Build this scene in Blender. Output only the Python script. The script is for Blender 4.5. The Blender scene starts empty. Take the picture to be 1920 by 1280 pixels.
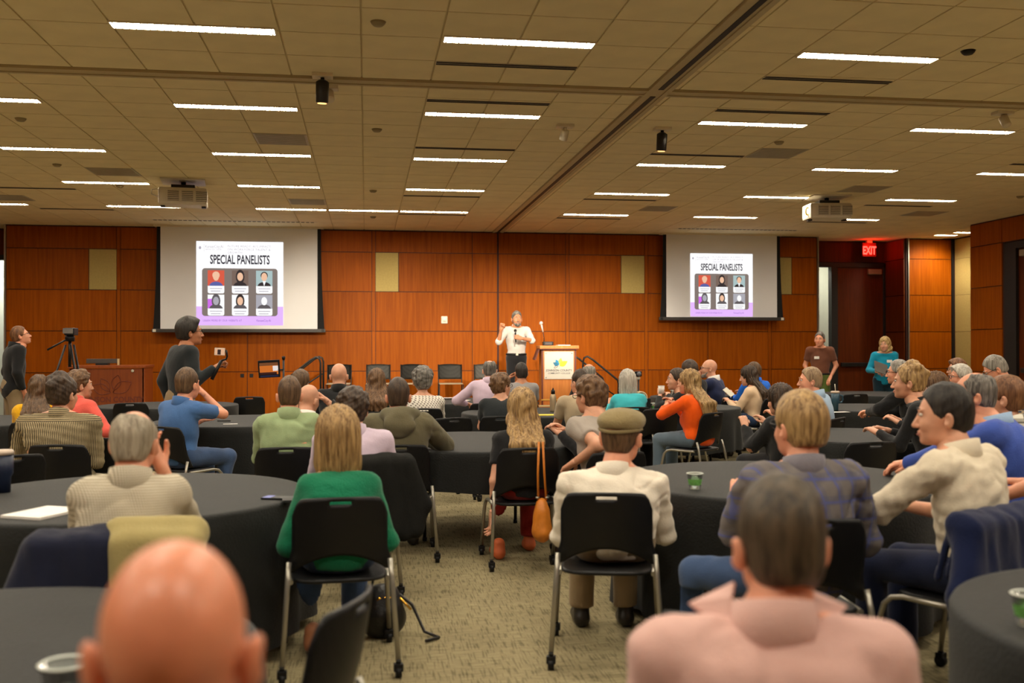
import bpy, bmesh, math, random, numpy as np, openvdb
from mathutils import Vector, Matrix
random.seed(7)
SC = bpy.context.scene
COL = SC.collection
PI = math.pi
# ------------------------------------------------------------------ camera
CAMH = 1.52
FPX, YAW, PIT, ROLL = 1867.4, 0.14562, 0.00612, -0.0014
cy, sy, cp, sp = math.cos(YAW), math.sin(YAW), math.cos(PIT), math.sin(PIT)
cR = Vector((cy, -sy, 0)); cF = Vector((sy*cp, cy*cp, sp)); cU = cR.cross(cF)
cam_d = bpy.data.cameras.new('camera'); cam = bpy.data.objects.new('camera', cam_d); COL.objects.link(cam)
cam_d.sensor_width = 36; cam_d.lens = FPX*36/1920; cam_d.clip_start = .05
rr, uu = cR*math.cos(ROLL)+cU*math.sin(ROLL), cU*math.cos(ROLL)-cR*math.sin(ROLL)
cam.matrix_world = Matrix(((rr.x, uu.x, -cF.x, 0), (rr.y, uu.y, -cF.y, 0), (rr.z, uu.z, -cF.z, CAMH), (0, 0, 0, 1)))
cam_d.dof.use_dof = True; cam_d.dof.focus_distance = 10.5; cam_d.dof.aperture_fstop = 2.1
SC.camera = cam
# ------------------------------------------------------------------ world and exposure
W = bpy.data.worlds.new('world'); SC.world = W; W.use_nodes = True
W.node_tree.nodes['Background'].inputs[0].default_value = (.9, .8, .6, 1)
W.node_tree.nodes['Background'].inputs[1].default_value = .05
SC.view_settings.view_transform = 'Standard'; SC.view_settings.look = 'None'
SC.view_settings.gamma = 1; SC.view_settings.use_curve_mapping = False
SC.view_settings.exposure = 0.16
LIGHT_E = 90.0        # radiance of the ceiling fixtures
LIGHT_C = (1.0, .90, .74)
SLIDE_E = 1.0
STAGE_W = 620

def at(px, py, d):
    """world point at pixel (1920x1280) and depth along the optical axis"""
    x, y = (px-960)/FPX, -(py-640)/FPX
    c, s = math.cos(ROLL), math.sin(ROLL)
    x, y = c*x-s*y, s*x+c*y
    return Vector((0, 0, CAMH))+(cR*x+cU*y+cF)*d

def lin(r, g, b):
    f = lambda c: (c/12.92 if c <= .04045 else ((c+.055)/1.055)**2.4)
    return (f(r/255), f(g/255), f(b/255), 1)

# ------------------------------------------------------------------ materials
MATS = {}
def nt(name):
    m = bpy.data.materials.new(name); m.use_nodes = True
    return m, m.node_tree.nodes, m.node_tree.links, m.node_tree.nodes['Principled BSDF']

def mat(name, c, rough=.6, metal=0, spec=.5, var=.12, vscale=8, bump=0, bscale=60, emit=None, trans=0, sheen=0):
    if name in MATS: return MATS[name]
    m, N, L, B = nt(name)
    B.inputs['Roughness'].default_value = rough; B.inputs['Metallic'].default_value = metal
    B.inputs['Specular IOR Level'].default_value = spec
    if sheen: B.inputs['Sheen Weight'].default_value = sheen
    if trans:
        B.inputs['Transmission Weight'].default_value = trans; B.inputs['IOR'].default_value = 1.2
    tc = N.new('ShaderNodeTexCoord')
    if var:
        n = N.new('ShaderNodeTexNoise'); n.inputs['Scale'].default_value = vscale; n.inputs['Detail'].default_value = 3
        L.new(tc.outputs['Object'], n.inputs['Vector'])
        r = N.new('ShaderNodeValToRGB'); r.color_ramp.elements[0].position = .3; r.color_ramp.elements[1].position = .7
        r.color_ramp.elements[0].color = tuple(x*(1-var) for x in c[:3])+(1,)
        r.color_ramp.elements[1].color = tuple(min(1, x*(1+var)) for x in c[:3])+(1,)
        L.new(n.outputs['Fac'], r.inputs['Fac']); L.new(r.outputs['Color'], B.inputs['Base Color'])
    else: B.inputs['Base Color'].default_value = c
    if bump:
        n2 = N.new('ShaderNodeTexNoise'); n2.inputs['Scale'].default_value = bscale; L.new(tc.outputs['Object'], n2.inputs['Vector'])
        b = N.new('ShaderNodeBump'); b.inputs['Strength'].default_value = bump; b.inputs['Distance'].default_value = .01
        L.new(n2.outputs['Fac'], b.inputs['Height']); L.new(b.outputs['Normal'], B.inputs['Normal'])
    if emit is not None:
        B.inputs['Emission Color'].default_value = c; B.inputs['Emission Strength'].default_value = emit
        B.inputs['Base Color'].default_value = (0, 0, 0, 1)
        for l in list(B.inputs['Base Color'].links): L.remove(l)
    MATS[name] = m
    return m

def emat(name, c, e):
    if name in MATS: return MATS[name]
    m, N, L, B = nt(name)
    N.remove(B); E = N.new('ShaderNodeEmission'); E.inputs[0].default_value = c; E.inputs[1].default_value = e
    L.new(E.outputs[0], N['Material Output'].inputs[0]); MATS[name] = m
    return m

def wood(name, c1, c2, rough=.38, spec=.4, sc=(26, 26, 1.1)):
    if name in MATS: return MATS[name]
    m, N, L, B = nt(name)
    tc = N.new('ShaderNodeTexCoord'); mp = N.new('ShaderNodeMapping'); mp.inputs['Scale'].default_value = sc
    oi = N.new('ShaderNodeObjectInfo'); ad = N.new('ShaderNodeVectorMath'); ad.operation = 'ADD'
    sc_ = N.new('ShaderNodeVectorMath'); sc_.operation = 'SCALE'; sc_.inputs[3].default_value = 9
    L.new(oi.outputs['Random'], sc_.inputs[0]); L.new(tc.outputs['Object'], ad.inputs[0]); L.new(sc_.outputs[0], ad.inputs[1])
    L.new(ad.outputs[0], mp.inputs[0])
    n = N.new('ShaderNodeTexNoise'); n.inputs['Scale'].default_value = 1; n.inputs['Detail'].default_value = 5; n.inputs['Distortion'].default_value = .4
    L.new(mp.outputs[0], n.inputs['Vector'])
    r = N.new('ShaderNodeValToRGB'); r.color_ramp.elements[0].position = .32; r.color_ramp.elements[1].position = .68
    r.color_ramp.elements[0].color = c1; r.color_ramp.elements[1].color = c2
    L.new(n.outputs['Fac'], r.inputs[0])
    hs = N.new('ShaderNodeHueSaturation'); mr = N.new('ShaderNodeMapRange'); mr.inputs[3].default_value = .88; mr.inputs[4].default_value = 1.1
    L.new(oi.outputs['Random'], mr.inputs[0]); L.new(mr.outputs[0], hs.inputs['Value']); L.new(r.outputs[0], hs.inputs['Color'])
    L.new(hs.outputs[0], B.inputs['Base Color'])
    B.inputs['Roughness'].default_value = rough; B.inputs['Specular IOR Level'].default_value = spec
    MATS[name] = m
    return m

def pattern(name, kind, c1, c2, s=60, c3=None, rough=.9):
    """woven patterns from object coordinates (x across, z up)"""
    if name in MATS: return MATS[name]
    m, N, L, B = nt(name)
    B.inputs['Roughness'].default_value = rough; B.inputs['Specular IOR Level'].default_value = .2
    tc = N.new('ShaderNodeTexCoord'); sp_ = N.new('ShaderNodeSeparateXYZ'); L.new(tc.outputs['Object'], sp_.inputs[0])
    def math_(op, a, b=None):
        n = N.new('ShaderNodeMath'); n.operation = op
        for i, x in enumerate((a, b)):
            if x is None: continue
            if isinstance(x, (int, float)): n.inputs[i].default_value = x
            else: L.new(x, n.inputs[i])
        return n.outputs[0]
    def band(o, sc, th): return math_('GREATER_THAN', math_('FRACT', math_('MULTIPLY', o, sc)), th)
    X, Y, Z = sp_.outputs
    H = math_('ADD', X, math_('MULTIPLY', Y, .7))
    def mix(f, a, b):
        n = N.new('ShaderNodeMix'); n.data_type = 'RGBA'
        L.new(f, n.inputs['Factor'])
        for x, i in ((a, 6), (b, 7)):
            if isinstance(x, tuple): n.inputs[i].default_value = x
            else: L.new(x, n.inputs[i])
        return n.outputs[2]
    if kind == 'gingham':
        f = math_('MULTIPLY', math_('ADD', band(H, s, .5), band(Z, s, .5)), .5); col = mix(f, c1, c2)
    elif kind == 'stripe':
        up = math_('GREATER_THAN', Z, c3)
        f = math_('ADD', math_('MULTIPLY', up, band(Z, s, .6)), math_('MULTIPLY', math_('SUBTRACT', 1.0, up), band(H, s, .6))); col = mix(f, c1, c2)
    elif kind == 'plaid':
        f = math_('MULTIPLY', math_('ADD', band(H, s, .6), band(Z, s, .6)), .5); a = mix(f, c1, c2)
        g = math_('MAXIMUM', band(math_('ADD', H, .02), s, .88), band(math_('ADD', Z, .02), s, .88)); col = mix(math_('MULTIPLY', g, .7), a, c3)
    elif kind == 'diamond':
        f = math_('MULTIPLY', math_('PINGPONG', math_('ADD', H, Z), .02), 50); g = math_('MULTIPLY', math_('PINGPONG', math_('SUBTRACT', H, Z), .02), 50)
        col = mix(math_('GREATER_THAN', math_('MULTIPLY', f, g), .38), c1, c2)
    elif kind == 'dots':
        v = N.new('ShaderNodeTexVoronoi'); v.inputs['Scale'].default_value = s; v.inputs['Randomness'].default_value = .1
        L.new(tc.outputs['Object'], v.inputs['Vector']); col = mix(math_('LESS_THAN', v.outputs['Distance'], .28), c1, c2)
    L.new(col, B.inputs['Base Color']); MATS[name] = m
    return m

def hairmat(name, c1, c2, sc=(60, 60, 5), rough=.5):
    if name in MATS: return MATS[name]
    m, N, L, B = nt(name)
    tc = N.new('ShaderNodeTexCoord'); mp = N.new('ShaderNodeMapping'); mp.inputs['Scale'].default_value = sc
    L.new(tc.outputs['Object'], mp.inputs[0])
    n = N.new('ShaderNodeTexNoise'); n.inputs['Scale'].default_value = 1; n.inputs['Detail'].default_value = 4; n.inputs['Distortion'].default_value = .8
    L.new(mp.outputs[0], n.inputs['Vector'])
    r = N.new('ShaderNodeValToRGB'); r.color_ramp.elements[0].position = .35; r.color_ramp.elements[1].position = .65
    r.color_ramp.elements[0].color = c1; r.color_ramp.elements[1].color = c2
    L.new(n.outputs['Fac'], r.inputs[0]); L.new(r.outputs[0], B.inputs['Base Color'])
    b = N.new('ShaderNodeBump'); b.inputs['Strength'].default_value = .7; b.inputs['Distance'].default_value = .006
    L.new(n.outputs['Fac'], b.inputs['Height']); L.new(b.outputs[0], B.inputs['Normal'])
    B.inputs['Roughness'].default_value = rough; B.inputs['Specular IOR Level'].default_value = .35
    MATS[name] = m
    return m

def skinmat(name, c):
    if name in MATS: return MATS[name]
    m = mat(name, c, rough=.5, spec=.4, var=.1, vscale=14, bump=.08, bscale=200)
    B = m.node_tree.nodes['Principled BSDF']
    B.inputs['Subsurface Weight'].default_value = .12; B.inputs['Subsurface Radius'].default_value = (.012, .005, .003)
    return m

SKIN = skinmat('skin', lin(214, 158, 128)); SKIN2 = skinmat('skin_ruddy', lin(226, 158, 126)); SKIN3 = skinmat('skin_tan', lin(186, 126, 92))
SKIN4 = skinmat('skin_shiny', lin(226, 146, 110))
SKIN4.node_tree.nodes['Principled BSDF'].inputs['Roughness'].default_value = .36; SKIN4.node_tree.nodes['Principled BSDF'].inputs['Specular IOR Level'].default_value = .5
def fab(name, c, **k):
    kw = dict(rough=.9, spec=.15, var=.10, vscale=5, bump=.25, bscale=140, sheen=.15); kw.update(k)
    return mat(name, c, **kw)
BLACKP = mat('black_plastic', (.006, .006, .0065, 1), rough=.45, spec=.3, var=.15, bump=.1, bscale=300)
PERF = pattern('perforated_black_plastic', 'dots', (.008, .008, .0085, 1), (.001, .0015, .0015, 1), 75, rough=.45)
STEEL = mat('silver_steel', lin(168, 164, 152), rough=.35, metal=.75, var=.05)
BLACKM = mat('black_metal', (.015, .014, .013, 1), rough=.4, metal=.4, var=.1)
DARKW = mat('dark_frame', (.006, .004, .003, 1), rough=.6, var=.1)
WHITEP = mat('white_plastic', lin(214, 206, 186), rough=.45, var=.04)
CREAM = mat('cream_fabric_panel', lin(178, 158, 98), rough=.95, spec=.1, var=.06, vscale=30, bump=.2, bscale=300)
PAPER = mat('white_paper', lin(236, 232, 224), rough=.8, var=.03)
WOODM = wood('cherry_wood', lin(134, 63, 1), lin(154, 78, 3), rough=.5, spec=.08)
WOODD = wood('cherry_wood_door', lin(78, 30, 4), lin(94, 40, 6), rough=.5, spec=.15)
CLOTH = mat('charcoal_tablecloth', (.0115, .0125, .012, 1), rough=.7, spec=.25, var=.15, vscale=4, bump=.3, bscale=90, sheen=.06)
GLASSP = mat('clear_plastic', (.9, .95, .9, 1), rough=.1, trans=.9, var=0)

# ------------------------------------------------------------------ mesh helpers
def link(name, me, m=None, parent=None, loc=None, rz=None):
    o = bpy.data.objects.new(name, me); COL.objects.link(o)
    if m is not None and me is not None and not me.materials: me.materials.append(m)
    if parent is not None: o.parent = parent
    if loc is not None: o.location = loc
    if rz is not None: o.rotation_euler = (0, 0, rz)
    return o

def tag(o, label=None, cat=None, group=None, kind=None):
    for k, v in (('label', label), ('category', cat), ('group', group), ('kind', kind)):
        if v: o[k] = v
    return o

def empty(name, loc, rz=0): return link(name, None, loc=loc, rz=rz)

def mesh_np(name, pts, faces, smooth=True):
    """pts (n,3), faces (m,k) arrays"""
    me = bpy.data.meshes.new(name)
    pts = np.asarray(pts, np.float32); f = np.asarray(faces, np.int32); k = f.shape[1]
    me.vertices.add(len(pts)); me.vertices.foreach_set('co', pts.ravel())
    me.loops.add(f.size); me.loops.foreach_set('vertex_index', f.ravel())
    me.polygons.add(len(f)); me.polygons.foreach_set('loop_start', np.arange(0, f.size, k, dtype=np.int32))
    me.polygons.foreach_set('loop_total', np.full(len(f), k, np.int32))
    if smooth: me.polygons.foreach_set('use_smooth', np.ones(len(f), bool))
    me.update(calc_edges=True)
    return me

def bm_mesh(name, bm, smooth=False):
    me = bpy.data.meshes.new(name)
    bmesh.ops.recalc_face_normals(bm, faces=bm.faces)
    bm.to_mesh(me); bm.free()
    if smooth: me.polygons.foreach_set('use_smooth', np.ones(len(me.polygons), bool))
    return me

def a_box(bm, x0, x1, y0, y1, z0, z1, bev=0):
    r = bmesh.ops.create_cube(bm, size=1)
    for v in r['verts']:
        v.co = Vector(((x0+x1)/2+v.co.x*(x1-x0), (y0+y1)/2+v.co.y*(y1-y0), (z0+z1)/2+v.co.z*(z1-z0)))
    if bev:
        bmesh.ops.bevel(bm, geom=list({e for v in r['verts'] for e in v.link_edges}), offset=bev, segments=2, affect='EDGES', profile=.6)

def box(name, x0, x1, y0, y1, z0, z1, m, parent=None, bev=0, loc=None, rz=None):
    bm = bmesh.new(); a_box(bm, x0, x1, y0, y1, z0, z1, bev)
    return link(name, bm_mesh(name, bm), m, parent, loc, rz)

def a_tube(bm, pts, r, n=8, caps=True):
    """tube along points; r a number or a list"""
    pts = [Vector(p) for p in pts]
    rs = r if isinstance(r, (list, tuple)) else [r]*len(pts)
    up = Vector((.13, .31, .94)); rings = []
    for i, p in enumerate(pts):
        t = (pts[min(i+1, len(pts)-1)]-pts[max(i-1, 0)]).normalized()
        a = t.cross(up)
        if a.length < .05: a = t.cross(Vector((1, 0, 0)))
        a.normalize(); b = t.cross(a)
        rings.append([bm.verts.new(p+(a*math.cos(q)+b*math.sin(q))*rs[i]) for q in (2*PI*j/n for j in range(n))])
    for A, B_ in zip(rings, rings[1:]):
        for j in range(n): bm.faces.new((A[j], A[(j+1) % n], B_[(j+1) % n], B_[j])).smooth = True
    if caps: bm.faces.new(rings[0]); bm.faces.new(rings[-1])

def tube(name, pts, r, m, parent=None, n=8, loc=None, rz=None):
    bm = bmesh.new(); a_tube(bm, pts, r, n)
    return link(name, bm_mesh(name, bm), m, parent, loc, rz)

def a_lathe(bm, prof, n=24, c=(0, 0, 0)):
    rings = []
    for r, z in prof:
        if r < 1e-5: rings.append([bm.verts.new((c[0], c[1], c[2]+z))])
        else: rings.append([bm.verts.new((c[0]+r*math.cos(2*PI*j/n), c[1]+r*math.sin(2*PI*j/n), c[2]+z)) for j in range(n)])
    for A, B_ in zip(rings, rings[1:]):
        for j in range(n):
            k = (j+1) % n
            if len(A) == 1 and len(B_) == 1: continue
            if len(A) == 1: f = bm.faces.new((A[0], B_[k], B_[j]))
            elif len(B_) == 1: f = bm.faces.new((A[j], A[k], B_[0]))
            else: f = bm.faces.new((A[j], A[k], B_[k], B_[j]))
            f.smooth = True

def lathe(name, prof, m, parent=None, n=24, loc=None):
    bm = bmesh.new(); a_lathe(bm, prof, n)
    return link(name, bm_mesh(name, bm), m, parent, loc)

def poly(name, pts, m, parent=None, th=.002, axis='Y', y=0):
    """flat outline in x,z at depth y, with a little thickness towards the room (-y)"""
    bm = bmesh.new()
    f = bm.faces.new([bm.verts.new((p[0], y, p[1])) for p in pts])
    r = bmesh.ops.extrude_face_region(bm, geom=[f])
    for v in r['geom']:
        if isinstance(v, bmesh.types.BMVert): v.co.y -= th
    return link(name, bm_mesh(name, bm), m, parent)

def rrect(x0, x1, z0, z1, r, n=5):
    out = []
    for cx, cz, a0 in ((x1-r, z1-r, 0), (x0+r, z1-r, 90), (x0+r, z0+r, 180), (x1-r, z0+r, 270)):
        out += [(cx+r*math.cos(math.radians(a0+90*i/n)), cz+r*math.sin(math.radians(a0+90*i/n))) for i in range(n+1)]
    return out

def text(name, body, size, m, parent, x, y, z, sx=1, align='LEFT', bold=0, spacing=1, rot=0):
    cu = bpy.data.curves.new(name, 'FONT'); cu.body = body; cu.size = size; cu.align_x = align
    cu.offset = bold; cu.space_character = spacing; cu.resolution_u = 3
    tmp = bpy.data.objects.new('tmp', cu); COL.objects.link(tmp)
    dg = bpy.context.evaluated_depsgraph_get()
    me = bpy.data.meshes.new_from_object(tmp.evaluated_get(dg)); bpy.data.objects.remove(tmp)
    me.materials.clear()
    o = link(name, me, m, parent)
    o.location = (x, y, z); o.rotation_euler = (PI/2, 0, rot); o.scale = (sx, 1, 1)
    return o
# ================================================================== ROOM
HC = CAMH+2.394; YW = 20.42; PX = .6096; PY = .6145
def struct(o): o['kind'] = 'structure'; return o
# ---- floor (woven carpet)
def carpet():
    m, N, L, B = nt('carpet'); B.inputs['Roughness'].default_value = .95; B.inputs['Specular IOR Level'].default_value = .1
    tc = N.new('ShaderNodeTexCoord'); fac = None
    def streak(sc, lo, hi, amt, prev):
        mp = N.new('ShaderNodeMapping'); mp.inputs['Scale'].default_value = sc; L.new(tc.outputs['Object'], mp.inputs[0])
        n = N.new('ShaderNodeTexNoise'); n.inputs['Scale'].default_value = 1; n.inputs['Detail'].default_value = 1; L.new(mp.outputs[0], n.inputs['Vector'])
        r = N.new('ShaderNodeMapRange'); r.inputs[1].default_value = lo; r.inputs[2].default_value = hi; r.inputs[3].default_value = 1; r.inputs[4].default_value = 1-amt
        L.new(n.outputs['Fac'], r.inputs[0])
        if prev is None: return r.outputs[0]
        k = N.new('ShaderNodeMath'); k.operation = 'MULTIPLY'; L.new(prev, k.inputs[0]); L.new(r.outputs[0], k.inputs[1]); return k.outputs[0]
    f = streak((7, 130, 1), .54, .62, .24, None); f = streak((120, 7, 1), .56, .62, .38, f); f = streak((2.2, 2.2, 1), .4, .7, .15, f); f = streak((12, 220, 1), .4, .6, .25, f)
    r = N.new('ShaderNodeValToRGB'); r.color_ramp.elements[0].color = lin(58, 48, 30); r.color_ramp.elements[1].color = lin(160, 148, 114)
    r.color_ramp.elements[0].position = .15; L.new(f, r.inputs[0]); L.new(r.outputs[0], B.inputs['Base Color'])
    b = N.new('ShaderNodeBump'); b.inputs['Strength'].default_value = .4; b.inputs['Distance'].default_value = .004; L.new(f, b.inputs['Height']); L.new(b.outputs[0], B.inputs['Normal'])
    return m
struct(box('floor', -9.4, 13.2, -3, 24, -.12, 0, carpet()))
# ---- ceiling: grid slab and tiles
TEE = mat('ceiling_grid', lin(214, 200, 160), rough=.7, var=.03)
TILE = mat('ceiling_tile', lin(232, 220, 182), rough=.9, spec=.1, var=.05, vscale=3, bump=.12, bscale=220)
ceil = struct(box('ceiling', -9.4, 13.2, -3, 24, HC+.012, HC+.15, TEE))
xs = []
x = .575
while x > -9.3: xs.append((x-PX, x)); x -= PX
xs += [(.575+PX*i, .575+PX*(i+1)) for i in range(3)]+[(2.404, 2.59), (2.80, 2.88)]
xs += [(2.88+PX*i, 2.88+PX*(i+1)) for i in range(17)]
ys = [(7.69+PY*k, 7.69+PY*(k+1)) for k in range(-17, 2)]+[(7.69+2*PY, 8.925), (9.125, 7.69+3*PY)]
ys += [(7.69+PY*k, 7.69+PY*(k+1)) for k in range(3, 21)]
cells = []
for (x0, x1) in xs:
    for (y0, y1) in ys:
        if y1 < -2.9 or y0 > 21.2 or x1 > 13.1 or x1-x0 < .03 or y1-y0 < .03: continue
        if y0 > 20.3 and not (-9 < x0 < -6.9 or 9.6 < x0 < 12): continue
        c = Vector(((x0+x1)/2, (y0+y1)/2, HC-CAMH))
        dpt = c.dot(cF); u = c.dot(cR)/dpt if dpt > .5 else 9
        vis = dpt > .5 and abs(u)*FPX < 990 and FPX*c.dot(cU)/dpt < 660
        cells.append((0 if vis else 1, dpt, x0, x1, y0, y1))
cells.sort()
tile_cache = {}
bmf = bmesh.new(); ntile = 0
for vis, d, x0, x1, y0, y1 in cells:
    w, h = round(x1-x0-.016, 3), round(y1-y0-.016, 3)
    y1_ = min(y1, 21.25)
    if vis == 0 and ntile < 300:
        k = (w, h)
        if k not in tile_cache:
            bm = bmesh.new(); a_box(bm, -w/2, w/2, -h/2, h/2, 0, .014)
            bmesh.ops.delete(bm, geom=[f for f in bm.faces if f.calc_center_median().z > .0135], context='FACES')
            tile_cache[k] = bm_mesh('tile', bm); tile_cache[k].materials.append(TILE)
        link('tile', tile_cache[k], None, ceil, ((x0+x1)/2, (y0+y1)/2, HC)); ntile += 1
    else:
        for f in [((x0+.008, y0+.008), (x0+.008, y1-.008), (x1-.008, y1-.008), (x1-.008, y0+.008))]:
            lo = [bmf.verts.new((p[0], p[1], HC)) for p in f]; hi = [bmf.verts.new((p[0], p[1], HC+.014)) for p in f]
            bmf.faces.new(lo)
            for i in range(4): bmf.faces.new((lo[i], lo[(i+1) % 4], hi[(i+1) % 4], hi[i]))
tag(link('tile_field', bm_mesh('tile_field', bmf), TILE, ceil), kind='stuff')
# ---- partition tracks (two crossing)
TRK = mat('painted_track', lin(186, 172, 136), rough=.6, var=.03)
def track(name, rects, slot):
    bm = bmesh.new()
    for r in rects: a_box(bm, *r)
    t = struct(link(name, bm_mesh(name, bm), TRK))
    for s in slot: box('track_slot', *s, DARKW, t)
    return t
track('trim_1', [(-9.4, 2.59, 8.93, 9.12, HC-.012, HC+.012), (2.81, 13.1, 8.93, 9.12, HC-.012, HC+.012), (-9.4, 2.59, 8.93, 8.97, HC-.022, HC-.012), (-9.4, 2.59, 9.08, 9.12, HC-.022, HC-.012), (2.81, 13.1, 8.93, 8.97, HC-.022, HC-.012), (2.81, 13.1, 9.08, 9.12, HC-.022, HC-.012)], [])
track('trim_2', [(2.59, 2.81, -3, 20.4, HC-.012, HC+.012), (2.59, 2.64, -3, 20.4, HC-.022, HC-.012), (2.76, 2.81, -3, 20.4, HC-.022, HC-.012)], [(2.675, 2.725, -3, 8.9, HC-.016, HC-.008), (2.675, 2.725, 9.15, 20.4, HC-.016, HC-.008)])
# ---- back wall with panels
def wall(name, parts): 
    bm = bmesh.new()
    for p in parts: a_box(bm, *p)
    return struct(link(name, bm_mesh(name, bm), mat('panel_groove', lin(54, 18, 6), rough=.7, var=.05)))
wb = wall('wall_back', [(-6.87, 9.69, YW+.02, YW+.3, 0, HC+.01)])
ROWS = [(.13, 1.045), (1.045, 1.855), (1.855, 2.66), (2.66, 3.46), (3.46, HC-.02)]
CX = [(-6.87, -4.83), (-4.83, -4.76), (-4.76, -2.34), (-2.34, .12), (.12, .19), (.19, 2.17), (2.17, 2.69), (2.715, 4.13), (4.13, 4.20), (4.20, 5.83), (5.83, 5.90), (5.90, 7.22), (7.22, 8.57), (8.57, 8.64), (8.64, 9.69)]
def panel(par, x0, x1, z0, z1, m=None, name='panel', g=.007, y=YW, t=.026):
    w, h = x1-x0-2*g, z1-z0-2*g
    bm = bmesh.new(); a_box(bm, -w/2, w/2, 0, t, -h/2, h/2)
    return link(name, bm_mesh(name, bm), m or WOODM, par, ((x0+x1)/2, y, (z0+z1)/2))
for ri, (z0, z1) in enumerate(ROWS):
    for (x0, x1) in CX:
        segs = [(x0, x1, WOODM)]
        if ri == 3:
            for c0, c1 in ((-5.35, -4.83), (.19, .66), (5.32, 5.83), (8.64, 9.11)):
                if x0-.01 <= c0 and c1 <= x1+.01:
                    segs = [(x0, c0, WOODM), (c0, c1, CREAM), (c1, x1, WOODM)]
        for s0, s1, m in segs:
            if s1-s0 > .03: panel(wb, s0, s1, z0, z1, m, 'panel' if s1-s0 > .1 else 'panel_strip', g=.007 if s1-s0 > .1 else .003)
for i, xx in enumerate((-2.44, -2.26)):
    box('cabinet_pull', xx-.035, xx+.035, YW-.012, YW+.002, .935, 1.005, BLACKP, wb)
struct(box('baseboard_back', -6.87, 9.69, YW-.012, YW+.01, 0, .12, mat('rubber_base', lin(60, 44, 30), var=.05)))
struct(box('trim_3', 9.69, 9.72, YW-.03, 21.2, 0, HC, STEEL)); struct(box('trim_4', -6.90, -6.87, YW-.03, 21.2, 0, HC, STEEL))
# ---- right recess: header, door, angled return, alcove
YR = 21.25
wr = wall('wall_right_recess', [(9.72, 11.78, YR+.03, YR+.3, 3.42, HC+.01), (11.76, 11.80, YW, YR+.3, 0, HC)])
panel(wr, 9.72, 11.76, 3.44, HC-.02, WOODD, y=YR)
for z0, z1 in ROWS:
    o = panel(wr, -.42, .42, z0, z1, WOODD); o.rotation_euler = (0, 0, PI/2); o.location = (11.735, 20.84, (z0+z1)/2)
def doorset(name, x0, x1, y, zt, leaf_m, leaf=None):
    bm = bmesh.new()
    for b in ((x0, x0+.05, y-.06, y+.1, 0, zt), (x1-.09, x1, y-.06, y+.1, 0, zt), (x0, x1, y-.06, y+.1, zt-.07, zt+.03)): a_box(bm, *b)
    d = struct(link(name, bm_mesh(name, bm), DARKW))
    return d
d1 = doorset('door_1', 9.72, 11.76, YR, 3.40, WOODD)
box('door_leaf', 10.56, 11.66, YR-.02, YR+.03, .01, 3.33, WOODD, d1)
box('door_stile', 10.40, 10.55, YR-.06, YR+.10, .0, 3.33, DARKW, d1)
box('door_closer', 11.28, 11.60, YR-.09, YR-.02, 3.17, 3.29, mat('grey_metal', lin(150, 140, 116), rough=.5, metal=.3, var=.03), d1, bev=.01)
box('push_bar', 10.62, 11.62, YR-.09, YR-.03, 1.08, 1.17, BLACKM, d1, bev=.01)
# hall beyond the gap
wo = struct(box('wall_hall_right', 9.3, 12.5, 23.2, 23.3, 0, HC, mat('hall_wall_paint', lin(196, 200, 180), rough=.8, var=.03)))
box('corner_trim', 10.35, 10.62, 22.6, 23.19, 0, HC, mat('white_paint', lin(228, 222, 204), rough=.7, var=.02), wo)
wa = wall('wall_alcove', [(11.8, 13.1, YW+.02, YW+.3, 0, HC+.01), (12.93, 13.2, 17.98, YW+.3, 0, HC+.01)])
for z0, z1 in ROWS: panel(wa, 11.82, 12.84, z0, z1)
for z0, z1 in ROWS:
    o = panel(wa, -1.21, 1.21, z0, z1, CREAM, 'acoustic_panel', g=.003); o.rotation_euler = (0, 0, -PI/2); o.location = (12.93-.0, 19.18, (z0+z1)/2)
    o.location.x = 12.905
struct(box('trim_5', 11.80, 11.825, YW-.03, YW+.02, 0, HC, STEEL)); struct(box('trim_6', 12.85, 12.89, YW-.02, YW+.02, 0, HC, DARKW))
# ---- right wall running towards the camera
XR = 11.70
wr2 = wall('wall_right', [(XR+.03, XR+.3, 16.95, 17.98, 0, HC+.01), (XR+.03, XR+.3, -3, 16.95, 3.45, HC+.01), (XR+.03, XR+.3, -3, 14.6, 0, 3.45), (XR+.03, 12.95, 17.96, 18.0, 0, HC)])
def sidepanel(y0, y1, z0, z1, m):
    o = panel(wr2, -(y1-y0)/2, (y1-y0)/2, z0, z1, m); o.rotation_euler = (0, 0, -PI/2); o.location = (XR+.005, (y0+y1)/2, (z0+z1)/2)
for z0, z1 in ROWS: sidepanel(17.0, 17.98, z0, z1, WOODM)
yy = 17.0
for y0, y1 in ((14.6, 17.0),)+tuple((14.6-2*k-2, 14.6-2*k) for k in range(8)):
    sidepanel(y0, y1, 3.46, HC-.02, WOODM)
    if y1 < 15:
        for z0, z1 in ROWS[:-1]: sidepanel(y0, y1, z0, z1, WOODM)
d2 = struct(box('door_2', XR+.02, XR+.14, 14.6, 16.95, 3.32, 3.44, DARKW))
box('jamb', XR+.02, XR+.14, 16.62, 16.95, 0, 3.32, DARKW, d2); box('jamb', XR+.02, XR+.14, 14.6, 14.7, 0, 3.32, DARKW, d2)
box('door_leaf', XR+.08, XR+.12, 14.7, 16.62, .01, 3.32, WOODD, d2)
box('door_closer', XR, XR+.08, 16.1, 16.5, 3.16, 3.28, MATS['grey_metal'], d2, bev=.01)
box('push_bar', XR+.01, XR+.07, 14.8, 16.5, 1.05, 1.14, BLACKM, d2, bev=.01)
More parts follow.
